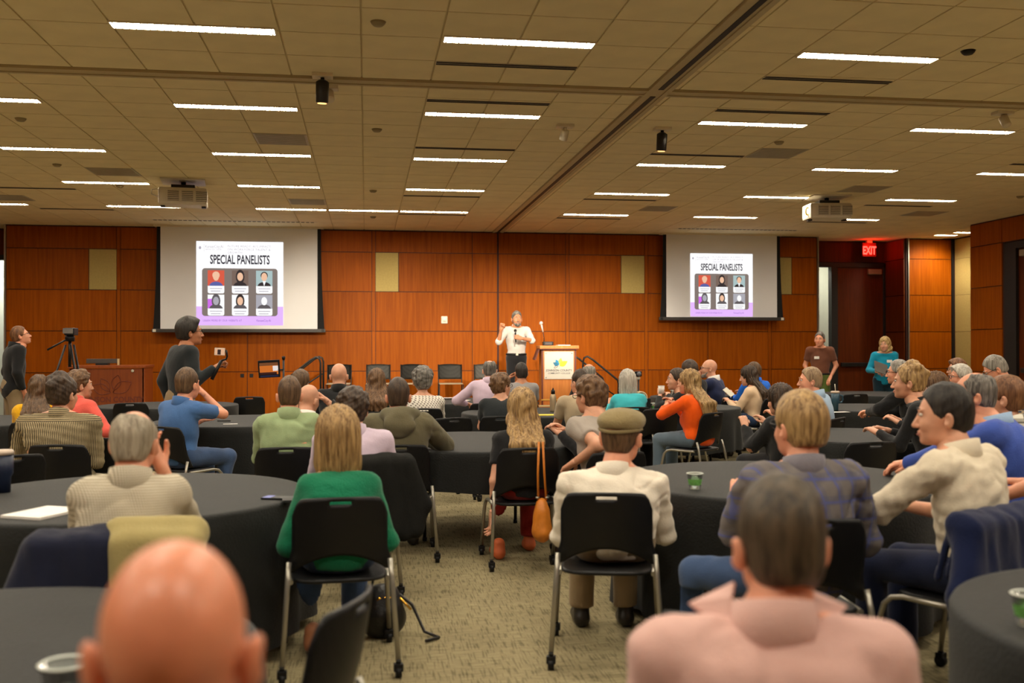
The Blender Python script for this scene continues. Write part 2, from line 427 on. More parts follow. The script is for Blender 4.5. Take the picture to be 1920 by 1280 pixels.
# ---- left recess and left wall
wl = wall('wall_left_recess', [(-9.2, -6.9, 21.25, 21.5, 3.36, HC+.01)])
panel(wl, -9.2, -6.92, 3.38, HC-.02, WOODD, y=21.22)
d3 = doorset('door_3', -9.2, -6.9, 21.25, 3.36, WOODD)
box('door_leaf', -8.2, -7.45, 21.26, 21.31, .01, 3.30, WOODD, d3)
wo2 = struct(box('wall_hall_left', -9.6, -6.2, 23.1, 23.2, 0, HC, mat('hall_wall_pale', lin(206, 214, 200), rough=.8, var=.03)))
box('wood_wainscot', -7.62, -6.2, 22.9, 23.09, 0, 2.12, wood('maple', lin(160, 112, 50), lin(182, 132, 66)), wo2)
box('notice_sign', -7.62, -7.50, 22.86, 22.9, 1.22, 1.52, mat('pale_blue_sign', lin(150, 190, 205), var=.05), wo2)
wl2 = wall('wall_left', [(-9.4, -9.2, -3, 21.5, 0, HC+.01)])
for k in range(12):
    for z0, z1 in ROWS:
        o = panel(wl2, -1, 1, z0, z1, WOODM); o.rotation_euler = (0, 0, PI/2); o.location = (-9.175, -2+2*k, (z0+z1)/2)
struct(box('wall_rear', -9.4, 13.2, -3.2, -3, 0, HC+.01, WOODM))

# ================================================================== CEILING FITTINGS
LAMP = emat('lamp_diffuser', (LIGHT_C[0], LIGHT_C[1], LIGHT_C[2], 1), LIGHT_E)
TRIMW = mat('lamp_trim', lin(225, 214, 190), rough=.5, var=.02)
_fr = bmesh.new()
for b in ((0, 1.2, -.078, -.066, -.012, .012), (0, 1.2, .066, .078, -.012, .012), (0, .012, -.066, .066, -.012, .012), (1.188, 1.2, -.066, .066, -.012, .012)): a_box(_fr, *b)
for i in range(24): a_box(_fr, .03+i*.0496-.004, .03+i*.0496+.004, -.066, .066, -.014, -.004)
FR = bm_mesh('lamp_frame', _fr); FR.materials.append(TRIMW)
_df = bmesh.new(); _df.faces.new([_df.verts.new(p) for p in ((.012, -.066, -.006), (.012, .066, -.006), (1.188, .066, -.006), (1.188, -.066, -.006))])
DF = bpy.data.meshes.new('lamp_diffuser'); _df.to_mesh(DF); _df.free(); DF.materials.append(LAMP)
ORD = ['first', 'second', 'third', 'fourth', 'fifth', 'sixth', 'seventh', 'eighth', 'ninth']
def ceiling_light(x, y, label):
    t = empty('ceiling_light', (x, y, HC)); tag(t, label, 'ceiling light', 'linear ceiling lights')
    link('lamp_frame', FR, None, t); link('lamp_diffuser', DF, None, t)
LR = [17.51, 15.06, 12.61, 10.16, 7.69, 5.23, 2.78, .33]
LXs = [-6.75, -4.31, -1.87, .59, 3.50, 5.93, 8.34]
for i, y in enumerate(LR):
    xs_ = sorted(LXs+([-.64] if i == 0 else []))
    for j, x in enumerate(xs_):
        if i == 4 and x == 5.93: continue
        ceiling_light(x, y, f'linear ceiling light, {ORD[i]} row out from the wood wall, {ORD[j]} from left')
for k, (px, py) in enumerate(((1766, 440), (1803, 435))):
    q = at(px, py, 1); q = Vector((q.x, q.y, q.z-CAMH))*((HC-CAMH)/(q.z-CAMH))
    t = empty('ceiling_light', (q.x-.15, q.y, HC)); tag(t, ['small alcove ceiling light, the one closer to the cherry panel', 'small alcove ceiling light, the one closer to the cream acoustic wall'][k], 'ceiling light', 'alcove ceiling lights')
    a = link('lamp_frame', FR, None, t); b = link('lamp_diffuser', DF, None, t); a.scale = b.scale = (.4, 1, 1)
# slot diffusers
SLOTM = mat('diffuser_slot', (.004, .003, .003, 1), rough=.8, var=0)
for k, (x, y) in enumerate([(.58, 8.355), (.58, 9.63), (.58, 11.92), (.58, 15.72), (.58, 17.9), (3.49, 8.405), (3.49, 9.625), (3.48, 11.92), (3.47, 15.7), (3.48, 18.04), (8.32, 15.73), (8.32, 17.96), (-5.52, 15.75), (-5.52, 18.02), (8.35, 11.93)]):
    t = empty('air_diffuser', (x, y, HC)); who = 'left of' if x < 2.6 else 'right of'
    lab = {0: 'closest to the camera', 1: 'just beyond the crossing track', 2: 'third one back', 3: 'fourth one back', 4: 'closest to the stage'}
    if k < 5: s = f'dark slot air diffuser left of the diagonal track, {lab[k]}'
    elif k < 10: s = f'dark slot air diffuser right of the diagonal track, {lab[k-5]}'
    else: s = ['dark slot air diffuser above the projector beside the exit sign, nearer one', 'dark slot air diffuser in front of the projector screen by the exit sign', 'dark slot air diffuser high above the man in the black blazer, nearer one', 'dark slot air diffuser near the panelled wall above the tripod', 'dark slot air diffuser in the upper corner by the right-hand wall'][k-10]
    tag(t, s, 'air diffuser', 'slot air diffusers')
    box('frame', 0, 1.21, -.05, .05, -.004, .012, TRIMW, t)
    box('slot', .005, 1.205, -.044, -.008, -.007, -.003, SLOTM, t); box('slot', .005, 1.205, .010, .044, -.007, -.003, SLOTM, t)
for k, (x0, x1) in enumerate(((-3.95, -.92), (6.2, 8.72))):
    t = empty('air_diffuser', (x0, 19.33, HC)); tag(t, ['long perforated slot in the ceiling in front of the larger projection screen', 'long perforated slot in the ceiling in front of the smaller projection screen'][k], 'air diffuser')
    box('frame', 0, x1-x0, -.05, .05, -.004, .012, TRIMW, t); bm = bmesh.new(); n = int((x1-x0)/.09)
    for i in range(n): a_box(bm, .03+i*.09, .09+i*.09, -.03, .03, -.008, -.003)
    tag(link('slot_openings', bm_mesh('slot_openings', bm), SLOTM, t), kind='stuff')
GRI = mat('grey_grille', lin(176, 170, 150), rough=.5, metal=.0, var=.05)
for k, (x, y, w) in enumerate([(-1.26, 11.38, .6), (4.71, 11.38, .6), (-3.70, 13.85, .62), (-1.25, 16.33, .6), (7.16, 13.85, .62), (4.71, 16.33, .55), (9.6, 16.3, .62), (-5.9, 16.5, .6)]):
    t = empty('ceiling_grille', (x, y, HC)); L_ = ['perforated return grille above the larger screen, nearest of three', 'perforated return grille in the ceiling right of the diagonal track', 'perforated return grille beside the left projector', 'perforated return grille near the larger screen, smallest looking', 'perforated return grille above the right projector', 'perforated return grille between the track and the smaller screen', 'perforated return grille by the right-hand wall', 'perforated return grille above the man in the black blazer'][k]
    tag(t, L_, 'grille', 'ceiling grilles'); box('frame', .01, w, .01, .60, -.004, .013, GRI, t)
    bm = bmesh.new()
    for i in range(14): a_box(bm, .03, w-.03, .04+i*.04, .058+i*.04, -.009, -.003)
    tag(link('louvre', bm_mesh('louvre', bm), GRI, t), kind='stuff')
for k, (x, y) in enumerate([(.09, 7.37), (.12, 11.0), (.11, 15.3), (.13, 18.35), (4.82, 7.42), (4.77, 11.03), (-3.56, 11.0), (-3.98, 13.68), (-3.59, 15.35), (10.3, 14.49)]):
    L_ = ['round ceiling detector nearest the camera, left of the top centre light', 'round ceiling detector in the plain column, second one back', 'round ceiling detector in the plain column, third one back', 'round ceiling detector in the plain column, closest to the stage wall', 'dark round ceiling detector high near the top corner light', 'round ceiling detector beside the grille right of the track', 'round ceiling detector on the left side of the ceiling, nearest', 'round ceiling detector on the left side, just before the grille', 'round ceiling detector near the left projector', 'round ceiling detector near the right wall'][k]
    t = lathe('ceiling_detector', [(0, -.03), (.035, -.03), (.05, -.015), (.058, .0), (0, .0)], BLACKP if k == 4 else mat('detector_plastic', lin(150, 138, 104), var=.03), loc=(x, y, HC)); tag(t, L_, 'detector', 'ceiling detectors')
# track spot heads
for k, (x, y, m, tilt) in enumerate([(-.375, 8.85, BLACKM, .12), (-.34, 9.26, WHITEP, -.7), (3.2, 10.5, BLACKM, .12), (2.12, 10.5, WHITEP, .5), (6.42, 9.3, WHITEP, -.5)]):
    t = empty('spotlight_head', (x, y, HC)); tag(t, ['black cylinder spotlight on the ceiling just in front of the crossing track', 'pale round spotlight just behind the black cylinder spotlight', 'black cylinder spotlight right of the diagonal track', 'pale box-mounted spotlight left of the diagonal track', 'pale spotlight near the right end of the crossing track'][k], 'spotlight', 'ceiling spotlights')
    box('mounting_plate', -.09, .09, -.06, .06, -.03, .0, m if m is WHITEP else TRIMW, t, bev=.004)
    bm = bmesh.new(); a_tube(bm, [(0, 0, -.03), (0, 0, -.07)], .018); link('stem', bm_mesh('stem', bm), m, t)
    h = lathe('lamp_head', [(0, -.20), (.045, -.20), (.055, -.19), (.058, -.02), (.03, 0), (0, 0)], m, t); h.location = (0, 0, -.05); h.rotation_euler = (tilt, 0, .2); h.scale = (.8, .8, .6) if m is WHITEP else (1, 1, 1)
    if m is BLACKM: r = lathe('glowing_lens', [(0, -.205), (.04, -.205), (.04, -.2), (0, -.2)], emat('spot_lens', (1, .45, .15, 1), 2.5), h)
def spot(name, loc, tgt, w, size, blend=.9, c=(1, .86, .66), r=.08):
    l = bpy.data.lights.new(name, 'SPOT'); l.energy = w; l.spot_size = math.radians(size); l.spot_blend = blend; l.color = c; l.shadow_soft_size = r
    o = bpy.data.objects.new(name, l); COL.objects.link(o); o.location = loc
    o.rotation_euler = (Vector(tgt)-Vector(loc)).to_track_quat('-Z', 'Y').to_euler()
for sx, sy_, tx_, tz_ in ((-.375, 8.97, -.3, 1.35), (-.34, 9.36, 1.5, 1.35), (2.12, 10.6, 3.0, 1.3), (3.2, 10.6, 4.7, 1.3)):
    spot('stage_lamp', (sx, sy_, HC-.32), (tx_, 20.4, tz_), STAGE_W*4, 27)
for lx, le_ in ((10.3, 110), (-7.6, 90)):
    lp = bpy.data.lights.new('hall_lamp', 'AREA'); lp.shape = 'RECTANGLE'; lp.size = 1.2; lp.size_y = .3; lp.energy = le_; lp.color = (1, .95, .85)
    lo = bpy.data.objects.new('hall_lamp', lp); COL.objects.link(lo); lo.location = (lx, 22.2, HC-.05)
spot('alcove_lamp', (12.3, 19.6, HC-.1), (12.3, 20.4, 2.6), 110, 110)
# projectors
def projector(x, y, rz, label, coil):
    t = empty('ceiling_projector', (x, y, HC-.24), rz); tag(t, label, 'projector', 'ceiling projectors')
    box('body', -.33, .33, -.22, .22, -.12, .12, WHITEP, t, bev=.03)
    for k in range(3): 
        g = box('vent_grille', -.2+.19*k, -.05+.19*k, -.232, -.215, -.07, .08, mat('grey_vent', lin(96, 90, 76), var=.05), t)
        bm = bmesh.new()
        for i in range(6): a_box(bm, -.2+.19*k, -.05+.19*k, -.238, -.232, -.065+i*.026, -.053+i*.026)
        link('vent_slat', bm_mesh('vent_slat', bm), WHITEP, g)
    ln = lathe('lens', [(0, 0), (.05, 0), (.07, .02), (.075, .1), (0, .1)], BLACKP, t); ln.rotation_euler = (-PI/2, 0, 0); ln.location = (.15, .20, 0)
    tube('mount_pole', [(0, 0, .12), (0, 0, .23)], .035, BLACKM, t); box('mount_bracket', -.16, .16, -.14, .14, .12, .17, BLACKM, t)
    box('ceiling_plate', -.3, .3, -.3, .3, .222, .238, WHITEP, t)
    for f in ((-.28), (.28)): box('foot', f-.03, f+.03, -.05, .05, -.14, -.12, BLACKP, t)
    if coil:
        tube('coiled_cable', [(-.34+.03*math.sin(a*1.0), -.1, .06*math.cos(a)+.0) for a in [i*.6 for i in range(22)]], .012, mat('yellow_cable', lin(220, 190, 90), var=.05), t)
    else: tube('cable', [(-.33, -.15, -.02), (-.42, -.15, .02), (-.42, -.15, .08), (-.34, -.15, .09)], .01, WHITEP, t)
projector(at(344, 363, 14.3).x, at(344, 363, 14.3).y, .12, 'white projector hanging from the ceiling in front of the larger screen', False)
projector(at(1550, 394, 15.9).x, at(1550, 394, 15.9).y, -.12, 'white projector with a coiled cable hanging in front of the smaller screen', True)

# ================================================================== SCREENS
FABR = mat('screen_fabric', lin(232, 232, 234), rough=.85, spec=.1, var=.03, vscale=1)
FBLK = mat('screen_black_border', (.004, .004, .004, 1), rough=.9, var=0)
SW = emat('slide_white', (1, .99, 1, 1), SLIDE_E); SL = emat('slide_lilac', lin(222, 178, 246), SLIDE_E); SG = emat('slide_grey', lin(140, 126, 118), SLIDE_E*.8)
SD = emat('slide_dark_print', lin(62, 58, 66), .8); SP = emat('slide_pale_print', lin(178, 172, 184), .9); SV = emat('slide_violet_print', lin(150, 96, 190), .9)
SM = {k: emat('portrait_'+k, lin(*c), .95) for k, c in dict(skin=(236, 190, 158), skin_brown=(196, 140, 112), red=(214, 92, 70), navy=(92, 98, 160), dark=(58, 50, 50), brown=(120, 100, 90), teal=(168, 190, 190), white=(250, 250, 250), grey=(170, 168, 176), pink=(206, 110, 230), dgrey=(96, 90, 92)).items()}
def screen(x0, x1, zb, slide_box, ysc, label, sl):
    t = empty('projection_screen', ((x0+x1)/2, ysc, 0)); tag(t, label, 'projection screen', 'projection screens')
    cx = (x0+x1)/2; w = (x1-x0)/2; zt = HC-.03
    box('fabric', -w, w, -.004, .004, zb+.03, zt, FABR, t)
    for s in (-1, 1):
        pts = []
        for i in range(9):
            q = i/8; z = zb+(zt-zb)*q; pts.append((s*(w+.07+.07*(1-q)**2), z))
        poly('side_border', ([(s*w, zb)]+pts+[(s*w, zt)])[::s], FBLK, t, th=.006, y=.004)
    box('bottom_bar', -w-.16, w+.16, -.03, .03, zb-.035, zb+.035, mat('screen_bar', lin(46, 42, 38), rough=.5, var=.05), t, bev=.008)
    for s in (-1, 1): box('bar_end', s*(w+.11)-.03, s*(w+.11)+.03, -.034, .034, zb-.025, zb+.028, WHITEP if s*sl < 0 else BLACKP, t)
    box('case', -w-.12, w+.12, -.06, .12, zt, HC+.01, TRIMW, t)
    a, b, c, d = slide_box; a -= cx; b -= cx; W_, H_ = b-a, d-c
    s = box('slide', a, b, -.010, -.006, c, d, SW, t); s['label'] = 'projected slide reading SPECIAL PANELISTS'
    P = lambda u, v: (a+u*W_, c+(1-v)*H_)
    def rc(name, u0, u1, v0, v1, m, y, r=0, par=s):
        if r: poly(name, [(a+p[0]*W_, c+(1-p[1])*H_) for p in rrect(u0, u1, v0, v1, r)], m, par, th=.001, y=y)
        else: poly(name, [P(u0, v0), P(u1, v0), P(u1, v1), P(u0, v1)], m, par, th=.001, y=y)
    rc('lilac_band', 0, 1, .775, 1, SL, -.0105)
    rc('grey_card', .065, .935, .32, .89, SG, -.0118, .035)
    def tx(name, body, u, v, h, m, sx, **k): x_, z_ = P(u, v); return text(name, body, h*H_, m, s, x_, -.0145, z_, sx, **k)
    tx('title_text', 'SPECIAL PANELISTS', .5, .266, .150, SD, .54, align='CENTER', bold=.006*H_/1.6)
    tx('header_text', 'FUTURE READY: AI\'S IMPACT', .355, .068, .036, SP, 1.0, spacing=1.1); tx('header_text', 'ON WORKFORCE TALENT &', .355, .106, .036, SP, 1.0, spacing=1.1); tx('header_text', 'GROWTH', .355, .144, .036, SP, 1.0, spacing=1.1)
    tx('host_text', 'KansasCity.AI', .10, .078, .05, SP, .75); tx('host_text', 'INNOVATION CENTER', .10, .106, .026, SP, .7)
    rc('rule', .085, .088, .03, .125, SP, -.012); rc('emblem', .028, .055, .06, .095, SP, -.012, .012)
    tx('footer_text', 'LEARN MORE BY OUR WEBSITE AT', .075, .955, .034, SV, .78, spacing=1.1); tx('footer_text', 'KansasCity.AI', .69, .955, .038, SV, .8)
    looks = [('red', 'skin', 'dark', 'navy', 0), ('brown', 'skin', 'dark', 'dark', 1), ('teal', 'skin', 'dark', 'dark', 0), ('white', 'grey', 'dgrey', 'dgrey', 2), ('white', 'skin', 'dark', 'dgrey', 1), ('grey', 'white', 'grey', 'dgrey', 0)]
    for q, (bg, sk, hr, cl, st) in enumerate(looks):
        u0 = (.13, .407, .685)[q % 3]; u1 = u0+.19; v0 = (.345, .635)[q//3]; v1 = v0+(.275, .25)[q//3]; vm = v0+(.185, .165)[q//3]
        rc('name_card', u0, u1, vm-.03, v1, SM['white'], -.0128, .02); rc('portrait', u0, u1, v0, vm, SM[bg], -.0138)
        if q == 3: rc('portrait_tint', u0, u0+.07, v0+.05, vm, SM['pink'], -.0142)
        uc = (u0+u1)/2; hh = .052
        def el(name, u, v, ru, rv, m, y, lo=None): poly(name, [P(u+ru*math.cos(k*PI/8), max(v-9, min(v+rv*math.sin(k*PI/8), lo or 9))) for k in range(16)], m, s, th=.001, y=y)
        if st: el('portrait_hair', uc, v0+.075, .05, .085, SM[hr], -.0148, vm-.012)
        else: el('portrait_hair', uc, v0+.058, .042, .045, SM[hr] if q else SM['skin'], -.0148)
        el('portrait_shoulders', uc, vm+.004, .078, .055, SM[cl], -.0150, vm); el('portrait_face', uc, v0+.075, .034, .05, SM[sk], -.0158)
        if q == 2: poly('portrait_shirt', [P(uc-.02, v0+.125), P(uc+.02, v0+.125), P(uc, vm)], SM['white'], s, th=.001, y=-.0160)
        if sl > 0 or q < 6:
            for e in (0, 1): rc('caption_line', u0+.025+.01*e, u1-.025-.02*e, vm+.028+.03*e, vm+.036+.03*e, SP, -.0142)
    return t
screen(-3.955, -.955, 1.86, (-3.28, -1.62, 1.965, 3.61), 20.16, 'larger motorised projection screen beside the man filming, showing a panelists slide', 1)
screen(6.225, 8.66, 2.12, (6.745, 8.115, 2.17, 3.495), 20.16, 'smaller motorised projection screen near the exit sign, showing a panelists slide', -1)
# exit sign, strobe
t = empty('exit_sign', (11.2, 21.0, HC)); tag(t, 'glowing red EXIT sign hanging over the dark door', 'exit sign')
box('canopy_bracket', -.06, .06, -.05, .05, -.05, 0, WHITEP, t); box('housing', -.165, .165, -.025, .025, -.36, -.05, mat('exit_housing', lin(120, 30, 18), rough=.5, var=.05), t, bev=.006)
text('exit_letters', 'EXIT', .25, emat('exit_red', (1, .03, .02, 1), 7), t, 0, -.028, -.305, .62, align='CENTER', bold=.008)
lp = bpy.data.lights.new('exit_glow', 'POINT'); lp.energy = 7; lp.color = (1, .03, .01); lp.shadow_soft_size = .12
lo = bpy.data.objects.new('exit_glow', lp); COL.objects.link(lo); lo.location = (11.18, 20.85, HC-.2)
t = empty('fire_alarm', (1.59, YW-.03, 2.09)); tag(t, 'small white fire alarm strobe on the wood wall left of the speaker', 'fire alarm')
box('base', -.065, .065, -.015, .03, -.075, .075, WHITEP, t, bev=.012); box('strobe_lens', -.03, .03, -.03, -.015, -.0, .05, mat('clear_lens', lin(240, 236, 220), rough=.2, var=0), t, bev=.008)
text('alarm_text', 'FIRE', .04, mat('black_print', (.02, .02, .02, 1), var=0), t, 0, -.017, -.045, .9, align='CENTER')
# ================================================================== SIGNED-DISTANCE MODELLING (people, clothes, draped coats)
def V3(*a): return np.array(a, float)
class Fld:
    def __init__(s, lo, hi, v):
        s.lo = np.array(lo, float); s.v = v
        s.n = np.ceil((np.array(hi)-s.lo)/v).astype(int)+1
        s.a = np.full(s.n, .3, np.float32); s.ax = [(s.lo[i]+v*np.arange(s.n[i])).astype(np.float32) for i in range(3)]
    def blk(s, lo, hi):
        i0 = np.clip(np.floor((np.array(lo)-s.lo)/s.v).astype(int), 0, s.n-1); i1 = np.clip(np.ceil((np.array(hi)-s.lo)/s.v).astype(int)+1, 1, s.n)
        sl = tuple(slice(a, b) for a, b in zip(i0, i1))
        return sl, s.ax[0][sl[0]][:, None, None], s.ax[1][sl[1]][None, :, None], s.ax[2][sl[2]][None, None, :]
    def mix(s, sl, d, k):
        a = s.a[sl]
        if k > 0: h = np.maximum(k-np.abs(a-d), 0)/k; s.a[sl] = np.minimum(a, d)-h*h*k*.25
        else: s.a[sl] = np.minimum(a, d)
    def cone(s, p, q, r1, r2, k=.02, flat=0):
        p = np.array(p, float); q = np.array(q, float); m = max(r1, r2)+k+4*s.v
        sl, X, Y, Z = s.blk(np.minimum(p, q)-m, np.maximum(p, q)+m)
        e = q-p; L2 = e.dot(e)+1e-9
        t = ((X-p[0])*e[0]+(Y-p[1])*e[1]+(Z-p[2])*e[2])/L2; tc = np.clip(t, 0, 1)
        d = np.sqrt((X-p[0]-tc*e[0])**2+(Y-p[1]-tc*e[1])**2+(Z-p[2]-tc*e[2])**2)-(r1+(r2-r1)*tc)
        if flat: d = np.maximum(d, (t-1)*math.sqrt(L2))
        s.mix(sl, d, k)
    def _ell(s, c, r, R, m):
        c = np.array(c, float); r = np.array(r, float); M = r.max()+m
        sl, X, Y, Z = s.blk(c-M, c+M); x, y, z = X-c[0], Y-c[1], Z-c[2]
        if R is not None: x, y, z = (R[0, i]*x+R[1, i]*y+R[2, i]*z for i in range(3))
        k0 = np.sqrt((x/r[0])**2+(y/r[1])**2+(z/r[2])**2); k1 = np.sqrt((x/r[0]**2)**2+(y/r[1]**2)**2+(z/r[2]**2)**2)+1e-9
        return sl, k0*(k0-1)/k1
    def ell(s, c, r, R=None, k=.02):
        sl, d = s._ell(c, r, R, k+4*s.v); s.mix(sl, d, k)
    def sub(s, c, r, R=None, k=.01):
        sl, d = s._ell(c, r, R, k+4*s.v); a = s.a[sl]
        h = np.maximum(k-np.abs(a+d), 0)/max(k, 1e-6); s.a[sl] = np.maximum(a, -d)+h*h*k*.25
    def cut(s, p, n, lo=None, hi=None):
        """keep the side n points away from (n.(x-p) <= 0)"""
        sl, X, Y, Z = s.blk(s.lo if lo is None else lo, s.lo+s.n*s.v if hi is None else hi)
        n = np.array(n, float)/np.linalg.norm(n)
        s.a[sl] = np.maximum(s.a[sl], (X-p[0])*n[0]+(Y-p[1])*n[1]+(Z-p[2])*n[2])
    def mesh(s):
        b = 3*s.v; a = np.clip(s.a, -b, b)
        for i in range(3):
            e = [slice(None)]*3
            for j in (0, -1): e[i] = j; a[tuple(e)] = np.maximum(a[tuple(e)], .5*s.v)
        g = openvdb.FloatGrid(background=b); g.copyFromArray(np.ascontiguousarray(a), tolerance=0.0)
        p, t, q = g.convertToPolygons(0.0, 0.0)
        return p*s.v+s.lo, q.astype(np.int64)
def vnorm(p, q):
    n = np.cross(p[q[:, 2]]-p[q[:, 0]], p[q[:, 3]]-p[q[:, 1]]); o = np.zeros_like(p)
    for i in range(4): np.add.at(o, q[:, i], n)
    return o/(np.linalg.norm(o, axis=1, keepdims=True)+1e-9)
def wob(p, f, seed, n=5):
    r = np.random.RandomState(seed); o = np.zeros(len(p))
    for i in range(n):
        w = r.normal(size=3)*f; o += np.sin(p@w+r.uniform(0, 6.3)+1.5*np.sin(p@(r.normal(size=3)*f*.6)))
    return o/n
def disp(p, q, amp, f, seed, aniso=(1, 1, 1)):
    return p+vnorm(p, q)*(amp*wob(p*np.array(aniso), f, seed))[:, None]
def rotm(yaw=0, pitch=0, roll=0):
    """yaw: left turn, pitch: positive looks up, roll: positive tips to the right"""
    return np.array(Matrix.Rotation(yaw, 3, 'Z') @ Matrix.Rotation(pitch, 3, 'X') @ Matrix.Rotation(roll, 3, 'Y'))

# ---- hands: palm, four unequal bent fingers and a thumb (left hand, fingers +y, palm facing -z)
HANDS = {}
def hand(pose):
    if pose in HANDS: return HANDS[pose]
    f = Fld((-.10, -.04, -.11), (.11, .22, .07), .0038)
    for x, w in ((.028, .014), (.009, .015), (-.010, .0145), (-.028, .013)): f.cone((x*.6, .0, 0), (x, .09, 0), .019, w, .012)
    curl = {'relaxed': (.25, .5, .35), 'grip': (1.15, 1.35, .8), 'flat': (.05, .12, .1)}[pose]
    for i, (x, L_) in enumerate(((.029, .074), (.010, .083), (-.011, .077), (-.030, .060))):
        p = V3(x, .088, 0); a = 0
        for j, (fr, r1) in enumerate(((.46, .0098), (.30, .0088), (.24, .0078))):
            a += curl[j]*(1+.12*i*(pose == 'relaxed')); d = V3((x*.8 if pose != 'grip' else 0), math.cos(a), -math.sin(a)); d /= np.linalg.norm(d)
            q = p+d*L_*fr; f.cone(p, q, r1, r1-.001, .003); p = q
    tp = [(.018, .022, -.006), (.050, .052, -.018), (.056, .082, -.030), (.050, .100, -.038)] if pose != 'grip' else [(.018, .022, -.008), (.044, .050, -.030), (.030, .072, -.052), (.008, .076, -.058)]
    for a, b, r1, r2 in zip(tp, tp[1:], (.016, .0115, .010), (.0115, .010, .0085)): f.cone(a, b, r1, r2, .006)
    f.cone((0, -.03, 0), (0, .01, 0), .024, .022, .01)
    HANDS[pose] = f.mesh(); return HANDS[pose]
def ik(a, c, l1, l2, pole):
    a, c = np.array(a, float), np.array(c, float); e = c-a; L = np.linalg.norm(e); 
    if L > (l1+l2)*.995: c = a+e/L*(l1+l2)*.995; e = c-a; L = np.linalg.norm(e)
    x = (l1*l1-l2*l2+L*L)/(2*L); h = math.sqrt(max(l1*l1-x*x, 0)); u = e/L; pl = np.array(pole, float); pl -= u*pl.dot(u); pl /= np.linalg.norm(pl)+1e-9
    return a+u*x+pl*h, c

HM = {}
def HAIR(k):
    P = dict(black=((.010, .008, .007, 1), (.035, .028, .022, 1)), dark=((.022, .013, .008, 1), (.075, .045, .026, 1)), brown=((.05, .026, .012, 1), (.15, .085, .04, 1)),
             chestnut=((.07, .032, .014, 1), (.20, .11, .05, 1)), auburn=((.09, .035, .014, 1), (.24, .11, .045, 1)), golden=((.16, .085, .03, 1), (.50, .32, .13, 1)), blond=((.26, .15, .05, 1), (.66, .47, .20, 1)),
             grey=((.16, .145, .12, 1), (.40, .37, .32, 1)), saltpepper=((.05, .045, .04, 1), (.24, .22, .19, 1)), silver=((.34, .31, .26, 1), (.62, .58, .50, 1)), sandy=((.18, .11, .06, 1), (.40, .28, .16, 1)), ash=((.20, .165, .115, 1), (.46, .40, .30, 1)), olivebrown=((.022, .016, .010, 1), (.105, .076, .044, 1)))
    return hairmat('hair_'+k, *P[k])
NAVYJ = fab('denim', lin(58, 78, 112), var=.2); DARKT = fab('dark_trousers', (.012, .012, .014, 1)); KHAKI = fab('khaki_trousers', lin(138, 118, 88)); DENIML = fab('faded_denim', lin(92, 108, 122))
SHOE = mat('dark_shoe_leather', (.02, .016, .012, 1), rough=.4, var=.1)
PEOPLE = {}
